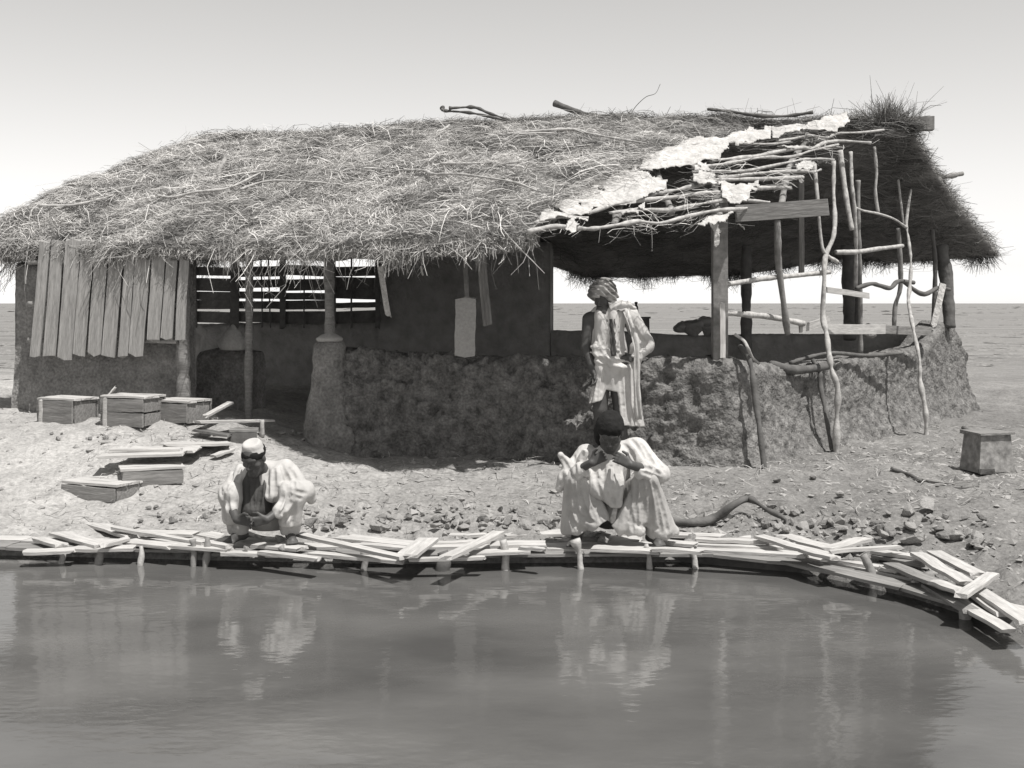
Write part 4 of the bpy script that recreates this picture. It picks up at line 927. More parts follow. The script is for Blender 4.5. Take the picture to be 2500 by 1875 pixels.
# stones: one shape per few, each an object of its own
protos = []
for k in range(10):
    V, F = rock_shape((1, .8, .55), 300 + k); me = mkmesh('stone', V, F, M['stone'] if k % 3 else M['dark_stone'], smoothf=False); protos.append(me)
def stone(u, v, s, lab, group, sink=.3, z=None, idx=None):
    p = G(u, v) if z is None else D_(u, v, z); o = bpy.data.objects.new('stone', protos[int(rng.integers(10)) if idx is None else idx]); COL.objects.link(o)
    sc = s * rng.uniform(.75, 1.35, 3); o.scale = tuple(sc); o.location = (p[0], p[1], p[2] + sc[2] * .62 * (1 - sink)); o.rotation_euler = (rng.normal(0, .25), rng.normal(0, .25), rng.uniform(0, 6.28))
    o['label'] = lab; o['category'] = 'stone'; o['group'] = group
def strip(n, u0, u1, vf, lab, grp, smin, smax):
    for _ in range(n):
        u = rng.uniform(u0, u1); a, b = vf(u); v = b - (b - a) * rng.random() ** 1.4; stone(u, v, rng.uniform(smin, smax) * (.6 + .5 * (v - a) / (b - a + 1)), lab, grp)
strip(48, 720, 1000, lambda u: (1245, 1300), 'pale rough stone in the rubble between the left man and the cross plank', 'stones behind the middle of the edging', .03, .065)
strip(64, 1000, 1370, lambda u: (1235, 1296), 'rough stone in the rubble left of the right man', 'stones left of the right man', .025, .065)
strip(80, 1860, 2420, lambda u: (1240 + (u - 1860) * .05, 1300 + (u - 1860) * .08), 'rough stone in the rubble behind the right end of the edging', 'stones behind the right bend', .03, .075)
strip(24, 280, 560, lambda u: (1240, 1280), 'pale rounded stone behind the left edging', 'stones on the left bank', .02, .045)
strip(12, 100, 330, lambda u: (1058, 1076), 'small white stone in the row below the crates', 'white stones below the crates', .02, .035)
for u, v, s, lab in [(2216, 1262, .10, 'large angular boulder on the right bank, left one'), (2268, 1252, .10, 'large pale boulder on the right bank, right one'), (2050, 1215, .05, 'single pale stone on the slope right of the wall corner'), (1900, 1180, .05, 'rounded stone below the foot of the end wall'), (2234, 1330, .08, 'pale upright stone at the end of the planks'), (1985, 1172, .04, 'dark stone in the hollow below the leaning pole')]:
    stone(u, v, s, lab, 'bigger stones on the right bank', sink=.2)
for u, v, s, lab in [(622, 1268, .055, 'white round stone held before the knees of the left man'), (652, 1284, .035, 'small white stone beside the round one at the left man'), (590, 1318, .042, 'white stone on the planks in front of the left man, left one'), (682, 1322, .052, 'white stone on the planks in front of the left man, right one'), (688, 1344, .035, 'pale stone at the water edge in front of the left man'), (602, 1343, .03, 'flat white stone at the water edge before the left man')]:
    stone(u, v, s, lab, 'white stones round the left man', sink=.35, z=DECK + .03, idx=1)
for u, v, s in [(1445, 1312, .04), (1470, 1328, .06)]: stone(u, v, s, 'pale stone on the shaded planks under the right man', 'stones under the right man', z=DECK + .02, idx=4)
# gravel and crumbs of mud: nobody could count them
n = 9000; P = []; r_ = np.random.default_rng(77)
gu = r_.uniform(-6, 5.6, n * 3); gy = r_.uniform(7.2, 13.0, n * 3); s_ = edge_dist(gu, gy); keep = (s_ > .15) & (r_.random(n * 3) < (.10 + .6 * smooth(2.0, .3, s_) * smooth(-4, 0, gu) + .25 * smooth(2.0, 4.5, gu))); gu = gu[keep][:n]; gy = gy[keep][:n]; n = len(gu)
H_ = height(gu, gy); b0 = A([(1, 0, 0), (-1, 0, 0), (0, 1, 0), (0, -1, 0), (0, 0, 1), (0, 0, -1)]); f0 = A([(0, 2, 4), (2, 1, 4), (1, 3, 4), (3, 0, 4), (2, 0, 5), (1, 2, 5), (3, 1, 5), (0, 3, 5)])
sz = r_.gamma(2.2, .0075, n).clip(.006, .05); Vg = (b0[None] * (sz[:, None] * r_.uniform(.6, 1.3, (n, 1)))[:, :, None] * A([1, 1, .6]) + r_.normal(0, .2, (n, 6, 3)) * sz[:, None, None])
Vg = Vg + np.stack([gu, gy, H_], -1)[:, None]; Fg = (f0[None] + (np.arange(n) * 6)[:, None, None]).reshape(-1, 3)
mk('gravel', Vg.reshape(-1, 3), Fg, M['stone'], origin=(0, 9, 0), kind='stuff', smoothf=False)
# trampled straw and twigs on the ground
n = 5000; gu = r_.uniform(-4, 6.5, n); gy = r_.uniform(9.2, 15, n); keep = (edge_dist(gu, gy) > .4) & (gy < 12.5 + np.maximum(0, gu) * .6); gu = gu[keep]; gy = gy[keep]; n = len(gu); H_ = height(gu, gy)
D3 = np.stack([np.cos(a_ := r_.uniform(0, 6.28, n)), np.sin(a_), r_.normal(0, .15, n)], -1)
V, F = ribbons(np.stack([gu, gy, H_ + .012], -1), D3, unit(A([0, 0, 1.]) + r_.normal(0, .3, (n, 3))), r_.uniform(.05, .22, n), r_.uniform(.004, .009, n), r_.normal(0, .4, (n, 2)))
mk('straw_litter', V, F, M['straw'], origin=(0, 11, 0), kind='stuff', smoothf=False, shade=np.repeat(r_.uniform(.2, 1.1, n), 8))
# grass and litter on the plain to the right

n = 5200; r_ = np.random.default_rng(12); gy = 24 * np.exp(r_.uniform(0, 3.0, n)); gu = gy * r_.uniform(-.6, .6, n); k_ = fbm(np.stack([gu * .03, gy * .16, gu * 0], -1), 4, 3) > .05; gu = gu[k_]; gy = gy[k_]; n = len(gu)
sz = r_.uniform(.08, .22, n) * (1 + gy / 120); Vg = b0[None] * sz[:, None, None] * A([1.8, 1.2, .30]) + r_.normal(0, .15, (n, 6, 3)) * sz[:, None, None] * A([1, 1, .3]) + np.stack([gu, gy, height(gu, gy)], -1)[:, None]
mk('scrub', Vg.reshape(-1, 3), (f0[None] + (np.arange(n) * 6)[:, None, None]).reshape(-1, 3), M['dark_stone'], origin=(0, 50, 0), kind='stuff', smoothf=False)

def bundle(name, u, v, d, size, label, cat, seed, m='rag'):
    V, F = ico(3); V = V.copy(); up = np.clip(V[:, 2], 0, 1); V[:, :2] *= (1 - .62 * up)[:, None]; V = V * A(size); f = fbm(V * 11, seed, 3); V = V * (1 + .35 * np.abs(f))[:, None]; V[:, 2] = np.maximum(V[:, 2], -size[2] * .45)
    mk(name, V + W(u, v, d), F, M[m], label=label, cat=cat)
bundle('cloth_bundle', 568, 836, dF(568) + .75, (.15, .12, .19), 'small pale cloth bundle on the mud bench in the dark doorway', 'bundle', 3, 'board_cloth')
bundle('cloth_scrap', 806, 826, dF(806) - .02, (.13, .12, .07), 'crumpled pale cloth on top of the stout mud pillar', 'cloth', 8, 'board_cloth')

# ---------------------------------------------------------------- people: continuous surfaces grown from distance fields
class Field:
    def __init__(s, lo, hi, h):
        s.lo = A(lo, float); s.h = h; s.n = np.ceil((A(hi) - s.lo) / h).astype(int) + 1; s.V = np.full(s.n, 1.0)
    def block(s, lo, hi):
        a = np.clip(np.floor((A(lo) - s.lo) / s.h).astype(int), 0, s.n); b = np.clip(np.ceil((A(hi) - s.lo) / s.h).astype(int) + 1, 0, s.n)
        sl = tuple(slice(i, j) for i, j in zip(a, b)); g = [s.lo[i] + s.h * np.arange(a[i], b[i]) for i in range(3)]
        return sl, np.stack(np.meshgrid(*g, indexing='ij'), -1)
    def add(s, d, sl, k, sub=False):
        v = s.V[sl]
        if sub: v2 = -d; h = np.clip(k - np.abs(v - v2), 0, None) / k; s.V[sl] = np.maximum(v, v2) + h * h * k / 4
        else: h = np.clip(k - np.abs(v - d), 0, None) / k; s.V[sl] = np.minimum(v, d) - h * h * k / 4
    def cap(s, a, b, ra, rb=None, k=.02, sq=(1, 1, 1), sub=False):
        a = A(a, float); b = A(b, float); rb = ra if rb is None else rb; sq = A(sq, float); R = max(ra, rb) * 1.02 + k + .02
        sl, P = s.block(np.minimum(a, b) - R, np.maximum(a, b) + R); P = P / sq; a2 = a / sq; b2 = b / sq; ab = b2 - a2
        t = np.clip(((P - a2) @ ab) / (ab @ ab + 1e-12), 0, 1); d = np.linalg.norm(P - a2 - t[..., None] * ab, axis=-1) - (ra + (rb - ra) * t)
        s.add(d * min(sq), sl, k, sub); return s
    def ell(s, c, r, k=.015, R=None, sub=False):
        c = A(c, float); r = A(r, float); m = r.max() + k + .02; sl, P = s.block(c - m, c + m); q = P - c
        if R is not None: q = q @ R
        l = np.linalg.norm(q / r, axis=-1); g = np.linalg.norm(q / (r * r), axis=-1) + 1e-9; d = l * (l - 1) / g
        s.add(d, sl, k, sub); return s
    def folds(s, fn, w=.06):
        i = np.nonzero(np.abs(s.V) < w); P = s.lo + s.h * np.stack(i, -1); s.V[i] += fn(P); return s
    def front(s, x, z):
        i = np.clip(((A([x, z]) - s.lo[[0, 2]]) / s.h).round().astype(int), 0, s.n[[0, 2]] - 1); c = s.V[i[0], :, i[1]]; k = np.nonzero(c < 0)[0]
        return None if len(k) == 0 else s.lo[1] + s.h * k[0]
    def crease(s, lines, r=.017, k=.014, out=.55, width=1.0):
        """press sharp-valleyed folds into the cloth along lines drawn on its near side"""
        todo = []
        for ln in lines:
            n = max(6, int(np.linalg.norm(np.diff(A(ln, float), axis=0), axis=1).sum() / .02)); C = catmull([(a, 0, b) for a, b in ln], n); prev = None
            for j, c in enumerate(C):
                y = s.front(c[0], c[2]); f = math.sin(math.pi * (j + .6) / (n + .2)) ** .5; rr = r * (.35 + .65 * f)
                if y is None: prev = None; continue
                q = (c[0], y - rr * out, c[2])
                if prev is not None and abs(prev[0][1] - q[1]) < .06: todo.append((prev[0], q, prev[1], rr))
                prev = (q, rr)
        for a, b, ra, rb in todo: s.cap(a, b, ra, rb, k=k, sub=True)
        return s
    def below(s, z, soft=.01):
        zz = s.lo[2] + s.h * np.arange(s.n[2]); s.V = np.maximum(s.V, (z - zz)[None, None, :]); return s
    def mesh(s, org):
        V = s.V; V[0] = V[-1] = 1; V[:, 0] = V[:, -1] = 1; V[:, :, 0] = V[:, :, -1] = 1
        S = V < 0; nx, ny, nz = [k - 1 for k in s.n]; cnt = np.zeros((nx, ny, nz), np.int8); acc = np.zeros((nx, ny, nz, 3))
        cn = [(i, j, k) for i in (0, 1) for j in (0, 1) for k in (0, 1)]
        any_ = np.zeros((nx, ny, nz), bool); all_ = np.ones((nx, ny, nz), bool)
        for i, j, k in cn: c = S[i:i + nx, j:j + ny, k:k + nz]; any_ |= c; all_ &= c
        act = any_ & ~all_; I = np.stack(np.nonzero(act), -1); num = np.zeros((len(I), 3)); c = np.zeros(len(I))
        for ca in cn:
            for ax in range(3):
                if ca[ax]: continue
                cb = list(ca); cb[ax] = 1; va = V[tuple((I + ca).T)]; vb = V[tuple((I + cb).T)]; m = (va < 0) != (vb < 0)
                t = np.where(m, va / (va - vb + 1e-30), 0); p = A(ca, float)[None].repeat(len(I), 0); p[:, ax] += t; num[m] += p[m]; c += m
        P = (I + num / np.maximum(c, 1)[:, None]) * s.h + s.lo; idx = -np.ones((nx, ny, nz), int); idx[tuple(I.T)] = np.arange(len(I)); F = []
        for ax in range(3):
            o1, o2 = [(1, 2), (2, 0), (0, 1)][ax]; sh = [0, 0, 0]; sh[ax] = 1
            sa = S[tuple(slice(0, S.shape[q] - (1 if q == ax else 0)) for q in range(3))]; sb = S[tuple(slice(1 if q == ax else 0, None) for q in range(3))]
            E = np.stack(np.nonzero(sa != sb), -1); inside = sa[tuple(E.T)]; ok = (E[:, o1] > 0) & (E[:, o2] > 0) & (E[:, o1] < [nx, ny, nz][o1]) & (E[:, o2] < [nx, ny, nz][o2]); E = E[ok]; inside = inside[ok]
            def at(d1, d2): q = E.copy(); q[:, o1] -= d1; q[:, o2] -= d2; return idx[tuple(q.T)]
            f = np.stack([at(1, 1), at(0, 1), at(0, 0), at(1, 0)], -1); f[~inside] = f[~inside][:, ::-1]; F.append(f)
        return P + A(org), np.concatenate(F)
def frame(f, up=(0, 0, 1)):
    f = unit(A(f, float)); r = unit(np.cross(f, A(up, float))); u = np.cross(r, f); return np.stack([r, f, u], 1)   # columns: right, forward, up
def head(F_, c, f, up=(0, 0, 1), s=1.0):
    R = frame(f, up); T = lambda x, y, z: A(c) + R @ (A([x, y, z]) * s)
    F_.ell(T(0, 0, .022), A([.074, .094, .086]) * s, R=R); F_.ell(T(0, .018, -.055), A([.054, .068, .058]) * s, k=.03, R=R)
    F_.cap(T(-.012, .074, -.098), T(.012, .074, -.098), .02 * s, k=.025); F_.cap(T(0, .086, .01), T(0, .106, -.028), .008 * s, .0135 * s, k=.010)
    for q in (-1, 1):
        F_.ell(T(q * .016, .096, -.034), A([.009, .01, .007]) * s, k=.006, R=R)
        F_.cap(T(q * .012, .087, .030), T(q * .046, .072, .026), .010 * s, k=.012); F_.ell(T(q * .046, .055, -.022), A([.022, .022, .018]) * s, k=.02, R=R)
        F_.ell(T(q * .031, .094, .006), A([.017, .014, .011]) * s, k=.008, R=R, sub=True); F_.ell(T(q * .031, .074, .005), A([.0125, .0125, .0115]) * s, k=.004, R=R)
        F_.ell(T(q * .077, -.004, -.008), A([.010, .020, .030]) * s, k=.008, R=R); F_.cap(T(q * .052, .0, -.07), T(q * .02, .06, -.096), .018 * s, k=.02)
    F_.cap(T(-.02, .088, -.056), T(.02, .088, -.056), .0075 * s, k=.006); F_.cap(T(-.018, .086, -.070), T(.018, .086, -.070), .009 * s, k=.006)
    return T, R
def hand(F_, wrist, d, thumb, curl=.5, s=1.0):
    """palm, four unequal bent fingers and a thumb leaving the palm's side; thumb = direction across the palm"""
    d = unit(A(d, float)); th = A(thumb, float); th = unit(th - d * (th @ d)); n = np.cross(d, th); w = A(wrist, float)
    P = lambda a, b, c: w + (d * a + th * b + n * c) * s
    for b in (-.026, -.009, .009, .026): F_.cap(P(.01, b * .7, 0), P(.085, b, 0), .014 * s, .0125 * s, k=.012)
    for b, L in ((.029, .070), (.0095, .078), (-.010, .072), (-.029, .058)):
        a0_ = .085; p0 = P(a0_, b, 0); ca, sa_ = math.cos(curl), math.sin(curl); p1 = P(a0_ + L * .45 * ca, b * 1.05, L * .45 * sa_)
        ca2, sa2 = math.cos(curl * 2.1), math.sin(curl * 2.1); p2 = p1 + (d * L * .55 * ca2 + n * L * .55 * sa2) * s
        F_.cap(p0, p1, .0105 * s, .0095 * s, k=.006); F_.cap(p1, p2, .0095 * s, .0078 * s, k=.005)
    F_.cap(P(.022, .026, .002), P(.055, .056, .010), .013 * s, .011 * s, k=.010); F_.cap(P(.055, .056, .010), P(.085, .058, .024), .011 * s, .009 * s, k=.006)
def limb(F_, pts, rs, k=.02):
    for i in range(len(pts) - 1): F_.cap(pts[i], pts[i + 1], rs[i], rs[i + 1], k=k)
def foot(F_, ankle, toe, s=1.0):
    an = A(ankle, float); to = A(toe, float); d = unit(to - an); d[2] = 0; d = unit(d); z0 = to[2]; heel = an - d * .04; heel[2] = z0 + .028
    F_.cap(an, heel, .036 * s, .034 * s, k=.02); ball = to - d * .05; ball[2] = z0 + .022; F_.cap(heel, ball, .033 * s, .030 * s, k=.02, sq=(1, 1, .8)); F_.cap(an, ball, .03 * s, .024 * s, k=.02)
    n = A([-d[1], d[0], 0])
    for q, L in ((-.03, .052), (-.013, .05), (.002, .045), (.016, .038), (.028, .03)): F_.cap(ball + n * q, ball + n * q * 1.15 + d * L + A([0, 0, -.008]), .013 * s, .0095 * s, k=.006)
def drape(sx, sy, sz, amp, seed, warp=.05):
    """cloth folds: narrow ridges running along the least-scaled axis"""
    def fn(P):
        q = P + np.stack([fbm(P * 3.2, seed + 50 + i, 1) for i in range(3)], -1) * warp; r = fbm(q * A([sx, sy, sz]), seed, 1); r2 = fbm(q * A([sx, sy, sz]) * 2.3, seed + 4, 2)
        return -amp * (2.2 * np.abs(r) - .4) - amp * .5 * (np.abs(r2) - .18)
    return fn
def person(label, u, v, d, z=None):
    p = W(u, v, d); p[2] = gz(p[0], p[1]) if z is None else z
    return thing('person', label, 'person', p), p
def part(name, F_, t, m):
    V, Q = F_.mesh(ORG[t.name]); o = mk(name, V, Q, M[m], parent=t); return o
def cloth_band(name, t, pts, w, th, m, seed=0, face=(0, -1, 0)):
    pts = A(pts, float) + ORG[t.name]; C = catmull(pts, 40); T = unit(np.gradient(C, axis=0)); fc = unit(A(face, float)); S = unit(np.cross(T, fc)); N = unit(np.cross(S, T)); k = 14; V = []
    for i in range(40):
        for j in range(k):
            a = 2 * math.pi * j / k; V.append(C[i] + S[i] * math.cos(a) * w / 2 * (1 + .15 * math.sin(i * .7 + seed)) + N[i] * (math.sin(a) * th / 2 + .012 * math.sin(math.cos(a) * 5 + i * .15)))
    V = A(V); F = [(i * k + j, i * k + (j + 1) % k, (i + 1) * k + (j + 1) % k, (i + 1) * k + j) for i in range(39) for j in range(k)] + [tuple(range(k))[::-1], tuple(39 * k + j for j in range(k))]
    mk(name, V, F, M[m], parent=t)

# --- the standing man: 3/4 view, face turned down and left, one hand on his hip
t, o = person('man standing before the front wall, turban and pale draped robe, hand on hip', 1478, 1140, 11.2)
B = Field((-.40, -.35, -.02), (.55, .35, 1.80), .0065)
T, R = head(B, (-.015, -.03, 1.475), (-.55, -.8, -.22), s=.98)
limb(B, [(-.0, .0, 1.30), (-.01, -.015, 1.43)], [.062, .052], k=.03)
B.cap((-.11, 0, 1.30), (.16, .02, 1.31), .07, .07, k=.05, sq=(1, .85, 1)); B.cap((.02, 0, 1.26), (.02, .0, .95), .135, .12, k=.05, sq=(1, .72, 1)); B.cap((-.05, 0, .92), (.10, 0, .92), .11, k=.05, sq=(1, .8, 1))
limb(B, [(-.15, 0, 1.30), (-.175, -.03, 1.05), (-.12, -.12, .84)], [.056, .044, .028]); hand(B, (-.12, -.125, .84), (.25, -.35, -.8), (.2, -1, .2), .6)
limb(B, [(.20, .02, 1.30), (.37, .10, 1.06), (.24, -.04, .96)], [.055, .043, .028]); hand(B, (.24, -.04, .96), (-.8, -.5, -.25), (0, .2, 1), .5)
limb(B, [(-.03, 0, .88), (-.05, -.05, .50), (-.05, .02, .09)], [.088, .062, .036]); limb(B, [(.10, 0, .88), (.13, -.03, .50), (.16, .03, .09)], [.088, .062, .036])
B.cap((.135, .01, .40), (.15, .035, .27), .05, .045, k=.03); B.cap((-.05, .0, .40), (-.05, .025, .27), .05, .045, k=.03)
foot(B, (-.05, .02, .08), (-.10, -.17, 0)); foot(B, (.16, .03, .08), (.19, -.16, 0)); part('body', B, t, 'skin')
B = Field((-.33, -.35, .2), (.60, .35, 1.5), .007)
B.cap((.01, 0, 1.30), (.03, 0, 1.02), .140, .150, k=.05, sq=(1, .82, 1)); B.cap((-.04, 0, 1.325), (.19, .02, 1.33), .072, .078, k=.04)
B.cap((.04, 0, 1.0), (.06, 0, .66), .150, .15, k=.05, sq=(1, .8, 1)); B.cap((.13, 0, .85), (.19, 0, .30), .12, .115, k=.04, sq=(1, .9, 1))
B.cap((-.05, -.08, .96), (-.095, -.10, .54), .035, .068, k=.03); B.cap((.25, .0, 1.05), (.285, .0, .30), .04, .045, k=.02)
B.cap((.21, .02, 1.33), (.37, .10, 1.08), .085, .075, k=.04); B.cap((.375, .10, 1.06), (.27, -.01, .97), .070, .062, k=.03)
B.cap((-.10, -.10, 1.04), (.12, -.13, .88), .04, .042, k=.05)
B.cap((-.085, -.16, 1.52), (.02, -.14, 1.26), .075, .035, k=.03, sub=True)
B.ell((-.23, -.02, 1.24), (.085, .16, .17), k=.02, sub=True)
B.folds(drape(14, 8, 1.0, .018, 5, .04)); B.folds(lambda P: .010 * np.sin(P[:, 2] * 95 + P[:, 0] * 26 + 4 * fbm(P * 5, 3, 2)) * smooth(1.12, 1.0, P[:, 2]) * smooth(.84, .94, P[:, 2]) * smooth(-.02, -.1, P[:, 1]))
zz = B.lo[2] + B.h * np.arange(B.n[2]); xx_ = B.lo[0] + B.h * np.arange(B.n[0]); hem = np.interp(xx_, [-.33, -.17, -.04, .0, .10, .13, .30, .60], [.57, .555, .59, .68, .66, .37, .35, .35]); B.V = np.maximum(B.V, (hem[:, None, None] - zz[None, None, :]) + .0 * B.V)
B.crease([[(.17, .80), (.19, .6), (.20, .38)], [(.235, .95), (.25, .65), (.265, .38)], [(.28, .9), (.285, .6), (.295, .4)], [(.12, .84), (.145, .62), (.155, .42)], [(-.085, .88), (-.115, .72), (-.14, .58)], [(-.055, .88), (-.075, .72), (-.09, .58)],
 [(-.02, .86), (-.035, .72), (-.045, .6)], [(-.09, 1.12), (-.04, .99), (.04, .90)], [(-.10, 1.06), (-.05, .95), (.02, .87)], [(-.07, 1.20), (-.02, 1.05), (.06, .95)], [(.0, 1.22), (-.01, 1.1), (-.03, 1.02)], [(.11, 1.22), (.13, 1.1), (.14, 1.0)], [(.08, 1.02), (.12, 1.0), (.18, 1.02)],
 [(.07, .98), (.12, .96), (.19, .98)], [(.06, .94), (.12, .92), (.2, .95)], [(.26, 1.22), (.31, 1.14), (.35, 1.09)], [(.30, 1.02), (.34, 1.05), (.37, 1.1)]], r=.015)
part('robe', B, t, 'robe'); t.scale = (1.06, 1.0, 1.065)
cloth_band('sash', t, [(.17, .10, 1.38), (.165, -.02, 1.425), (.20, -.13, 1.30), (.255, -.17, 1.10), (.262, -.165, .92), (.262, -.15, .70), (.285, -.11, .42)], .055, .014, 'robe', 1)
cloth_band('shoulder_cloth', t, [(.03, -.10, 1.40), (.10, -.09, 1.42), (.19, -.06, 1.41), (.245, .0, 1.36)], .09, .03, 'robe', 2)
cloth_band('opening_shade', t, [(.05, -.118, 1.30), (.055, -.135, 1.15), (.06, -.165, .98)], .05, .02, 'shade_cloth', 3)  # dark strip laid in for the shade inside the robe opening
B = Field((-.22, -.24, 1.36), (.20, .20, 1.80), .006)
q_ = A(T(0, 0, .07)); B.ell(q_ + A([0, 0.01, .015]), (.118, .125, .085), k=.02); B.ell(q_ + A([-.05, 0, -.035]), (.085, .10, .05), k=.03); B.ell(q_ + A([.06, .01, -.045]), (.072, .095, .05), k=.03); B.ell(q_ + A([.01, .0, .07]), (.07, .08, .045), k=.04)
B.ell(A(T(0, .075, -.015)), (.075, .07, .055), k=.02, sub=True)
B.folds(lambda P: .009 * np.sin((P[:, 0] * .8 + P[:, 2] * 1.1 + P[:, 1] * .4) * 110 + 5 * fbm(P * 7, 2, 2)) + .008 * fbm(P * 14, 4, 2)); part('turban', B, t, 'turban')

# --- the right squatting man, hands before his mouth
t, o = person('squatting man in pale loose clothes, dark bare head bent over both raised hands', 1490, 1335, 8.42, z=DECK + .035)
B = Field((-.50, -.45, -.03), (.50, .45, 1.08), .006)
T, R = head(B, (-.01, -.10, .795), (-.12, -.86, -.62), s=1.06); B.cap((.0, .0, .62), (-.01, -.06, .74), .065, .055, k=.03)
B.cap((0, .20, .20), (0, .05, .58), .14, .13, k=.06); B.cap((-.17, .04, .62), (.20, .04, .64), .065, k=.05)
limb(B, [(.22, .04, .64), (.34, -.07, .505), (.12, -.235, .585)], [.05, .038, .030]); hand(B, (.12, -.235, .585), (-.75, -.12, .45), (.25, .2, 1), .7)
limb(B, [(-.19, .04, .62), (-.315, -.08, .48), (-.15, -.235, .60)], [.05, .034, .028]); hand(B, (-.15, -.235, .60), (.75, -.12, .45), (-.25, .2, 1), .7)
for q, xk, xa in ((1, .25, .30), (-1, .26, .24)):
    limb(B, [(q * .09, .20, .20), (q * xk, -.10, .44), (q * xa, .03, .10)], [.09, .045, .036]); foot(B, (q * xa, .03, .075), (q * (xa + .04), -.17, 0))
part('body', B, t, 'skin')
B = Field((-.20, -.30, .62), (.20, .16, 1.08), .006); B.ell(A(T(0, -.02, .05)), (.100, .118, .088), R=R, k=.02); B.ell(A(T(.06, -.04, -.05)), (.055, .06, .10), R=R, k=.03); B.ell(A(T(-.03, -.05, 0)), (.06, .06, .06), R=R, k=.03)
B.ell(A(T(0, .12, -.03)), (.075, .08, .062), R=R, k=.02, sub=True); B.folds(lambda P: .006 * fbm(P * 40, 4, 2) + .006 * fbm(P * 14, 6, 2)); part('hair', B, t, 'hair')
B = Field((-.50, -.42, .15), (.52, .42, .84), .0062)
B.cap((0, .18, .25), (0, .05, .56), .15, .135, k=.05); B.cap((-.15, .04, .61), (.19, .04, .645), .072, .082, k=.04)
B.cap((.19, .04, .65), (.345, -.05, .515), .078, .062, k=.03); B.cap((.30, .0, .54), (.36, -.03, .50), .055, .05, k=.02); B.cap((.355, -.06, .49), (.22, -.16, .535), .058, .062, k=.025); B.cap((.20, -.02, .58), (.30, -.06, .48), .06, .045, k=.03)
B.cap((-.17, .04, .61), (-.325, -.07, .48), .068, .050, k=.03); B.cap((-.325, -.08, .465), (-.22, -.17, .54), .048, .052, k=.025); B.cap((-.30, -.06, .55), (-.35, -.07, .63), .045, .022, k=.025); B.cap((-.20, -.10, .60), (-.19, -.12, .66), .035, .022, k=.02); B.cap((-.33, -.07, .48), (-.37, -.07, .40), .04, .025, k=.025)
B.cap((-.04, -.03, .58), (-.05, -.10, .42), .105, .10, k=.05, sq=(1, .8, 1)); B.cap((-.02, -.11, .42), (.02, -.125, .30), .095, .04, k=.04, sq=(1, .6, 1)); B.cap((0, -.12, .72), (0, -.24, .62), .05, .04, k=.03, sub=True)
B.folds(drape(12, 6, 2.2, .012, 11))
B.crease([[(.08, .72), (.14, .64), (.17, .55)], [(.15, .73), (.21, .66), (.25, .57)], [(.22, .70), (.27, .62), (.30, .53)], [(.26, .60), (.31, .575), (.36, .55)], [(.21, .53), (.27, .51), (.34, .46)], [(.30, .64), (.335, .58), (.37, .52)], [(.2, .57), (.26, .555), (.33, .51)],
 [(-.345, .61), (-.31, .55), (-.28, .47)], [(-.26, .64), (-.265, .56), (-.25, .48)], [(-.20, .66), (-.225, .58), (-.23, .5)], [(-.36, .50), (-.31, .47), (-.26, .50)], [(-.15, .66), (-.16, .58), (-.17, .52)], [(-.37, .56), (-.35, .5), (-.355, .43)],
 [(-.12, .58), (-.11, .46), (-.07, .36)], [(-.06, .58), (-.06, .44), (-.02, .33)], [(0, .56), (-.01, .44), (.01, .31)], [(.05, .56), (.045, .46), (.03, .36)], [(-.09, .48), (-.03, .42), (.05, .40)], [(.07, .60), (.08, .52), (.07, .44)]], r=.015)
B.below(.27); part('tunic', B, t, 'robe')
B = Field((-.52, -.42, -.02), (.60, .42, .66), .0062)
B.cap((0, .20, .20), (0, .16, .30), .18, .16, k=.05)
for q, kx, hx in ((1, .245, .345), (-1, -.255, -.235)):
    B.cap((q * .09, .18, .26), (kx, -.11, .455), .115, .078, k=.03); B.cap((kx, -.115, .45), (hx, -.03, .10), .078, .098, k=.03)
B.cap((.29, -.08, .42), (.42, .0, .08), .05, .06, k=.03); B.cap((.20, -.12, .42), (.16, -.10, .12), .05, .07, k=.035); B.cap((.15, -.11, .34), (.06, -.10, .13), .045, .055, k=.03)
B.cap((-.27, -.10, .42), (-.29, -.02, .10), .055, .06, k=.03); B.cap((-.20, -.12, .42), (-.12, -.08, .16), .05, .07, k=.035); B.cap((-.14, -.08, .36), (-.06, -.07, .20), .045, .05, k=.03)
B.folds(drape(13, 7, 1.3, .012, 17, .08))
B.crease([[(.13, .44), (.12, .32), (.09, .18)], [(.165, .47), (.16, .34), (.17, .16)], [(.20, .48), (.215, .34), (.22, .12)], [(.24, .47), (.265, .32), (.28, .10)], [(.28, .46), (.32, .30), (.345, .10)], [(.31, .42), (.36, .26), (.395, .10)], [(.13, .22), (.20, .32), (.25, .40)], [(.12, .18), (.21, .15), (.33, .12)], [(.10, .30), (.13, .22), (.14, .12)],
 [(-.30, .46), (-.305, .30), (-.27, .12)], [(-.27, .48), (-.265, .33), (-.22, .13)], [(-.235, .48), (-.215, .34), (-.16, .18)], [(-.20, .47), (-.17, .34), (-.11, .19)], [(-.15, .42), (-.12, .30), (-.075, .18)], [(-.28, .26), (-.20, .20), (-.12, .17)], [(-.10, .38), (-.085, .28), (-.05, .2)], [(-.3, .2), (-.24, .14), (-.17, .10)]], r=.0165, k=.012)
xx_ = B.lo[0] + B.h * np.arange(B.n[0]); zz = B.lo[2] + B.h * np.arange(B.n[2]); hem = np.interp(xx_, [-.4, -.3, -.2, -.1, -.03, .05, .10, .16, .25, .35, .43, .6], [.08, .07, .09, .13, .19, .06, .05, .09, .06, .035, .05, .09]) + .008 * np.sin(xx_ * 60)
B.V = np.maximum(B.V, hem[:, None, None] - zz[None, None, :] + 0 * B.V); part('trousers', B, t, 'trousers')

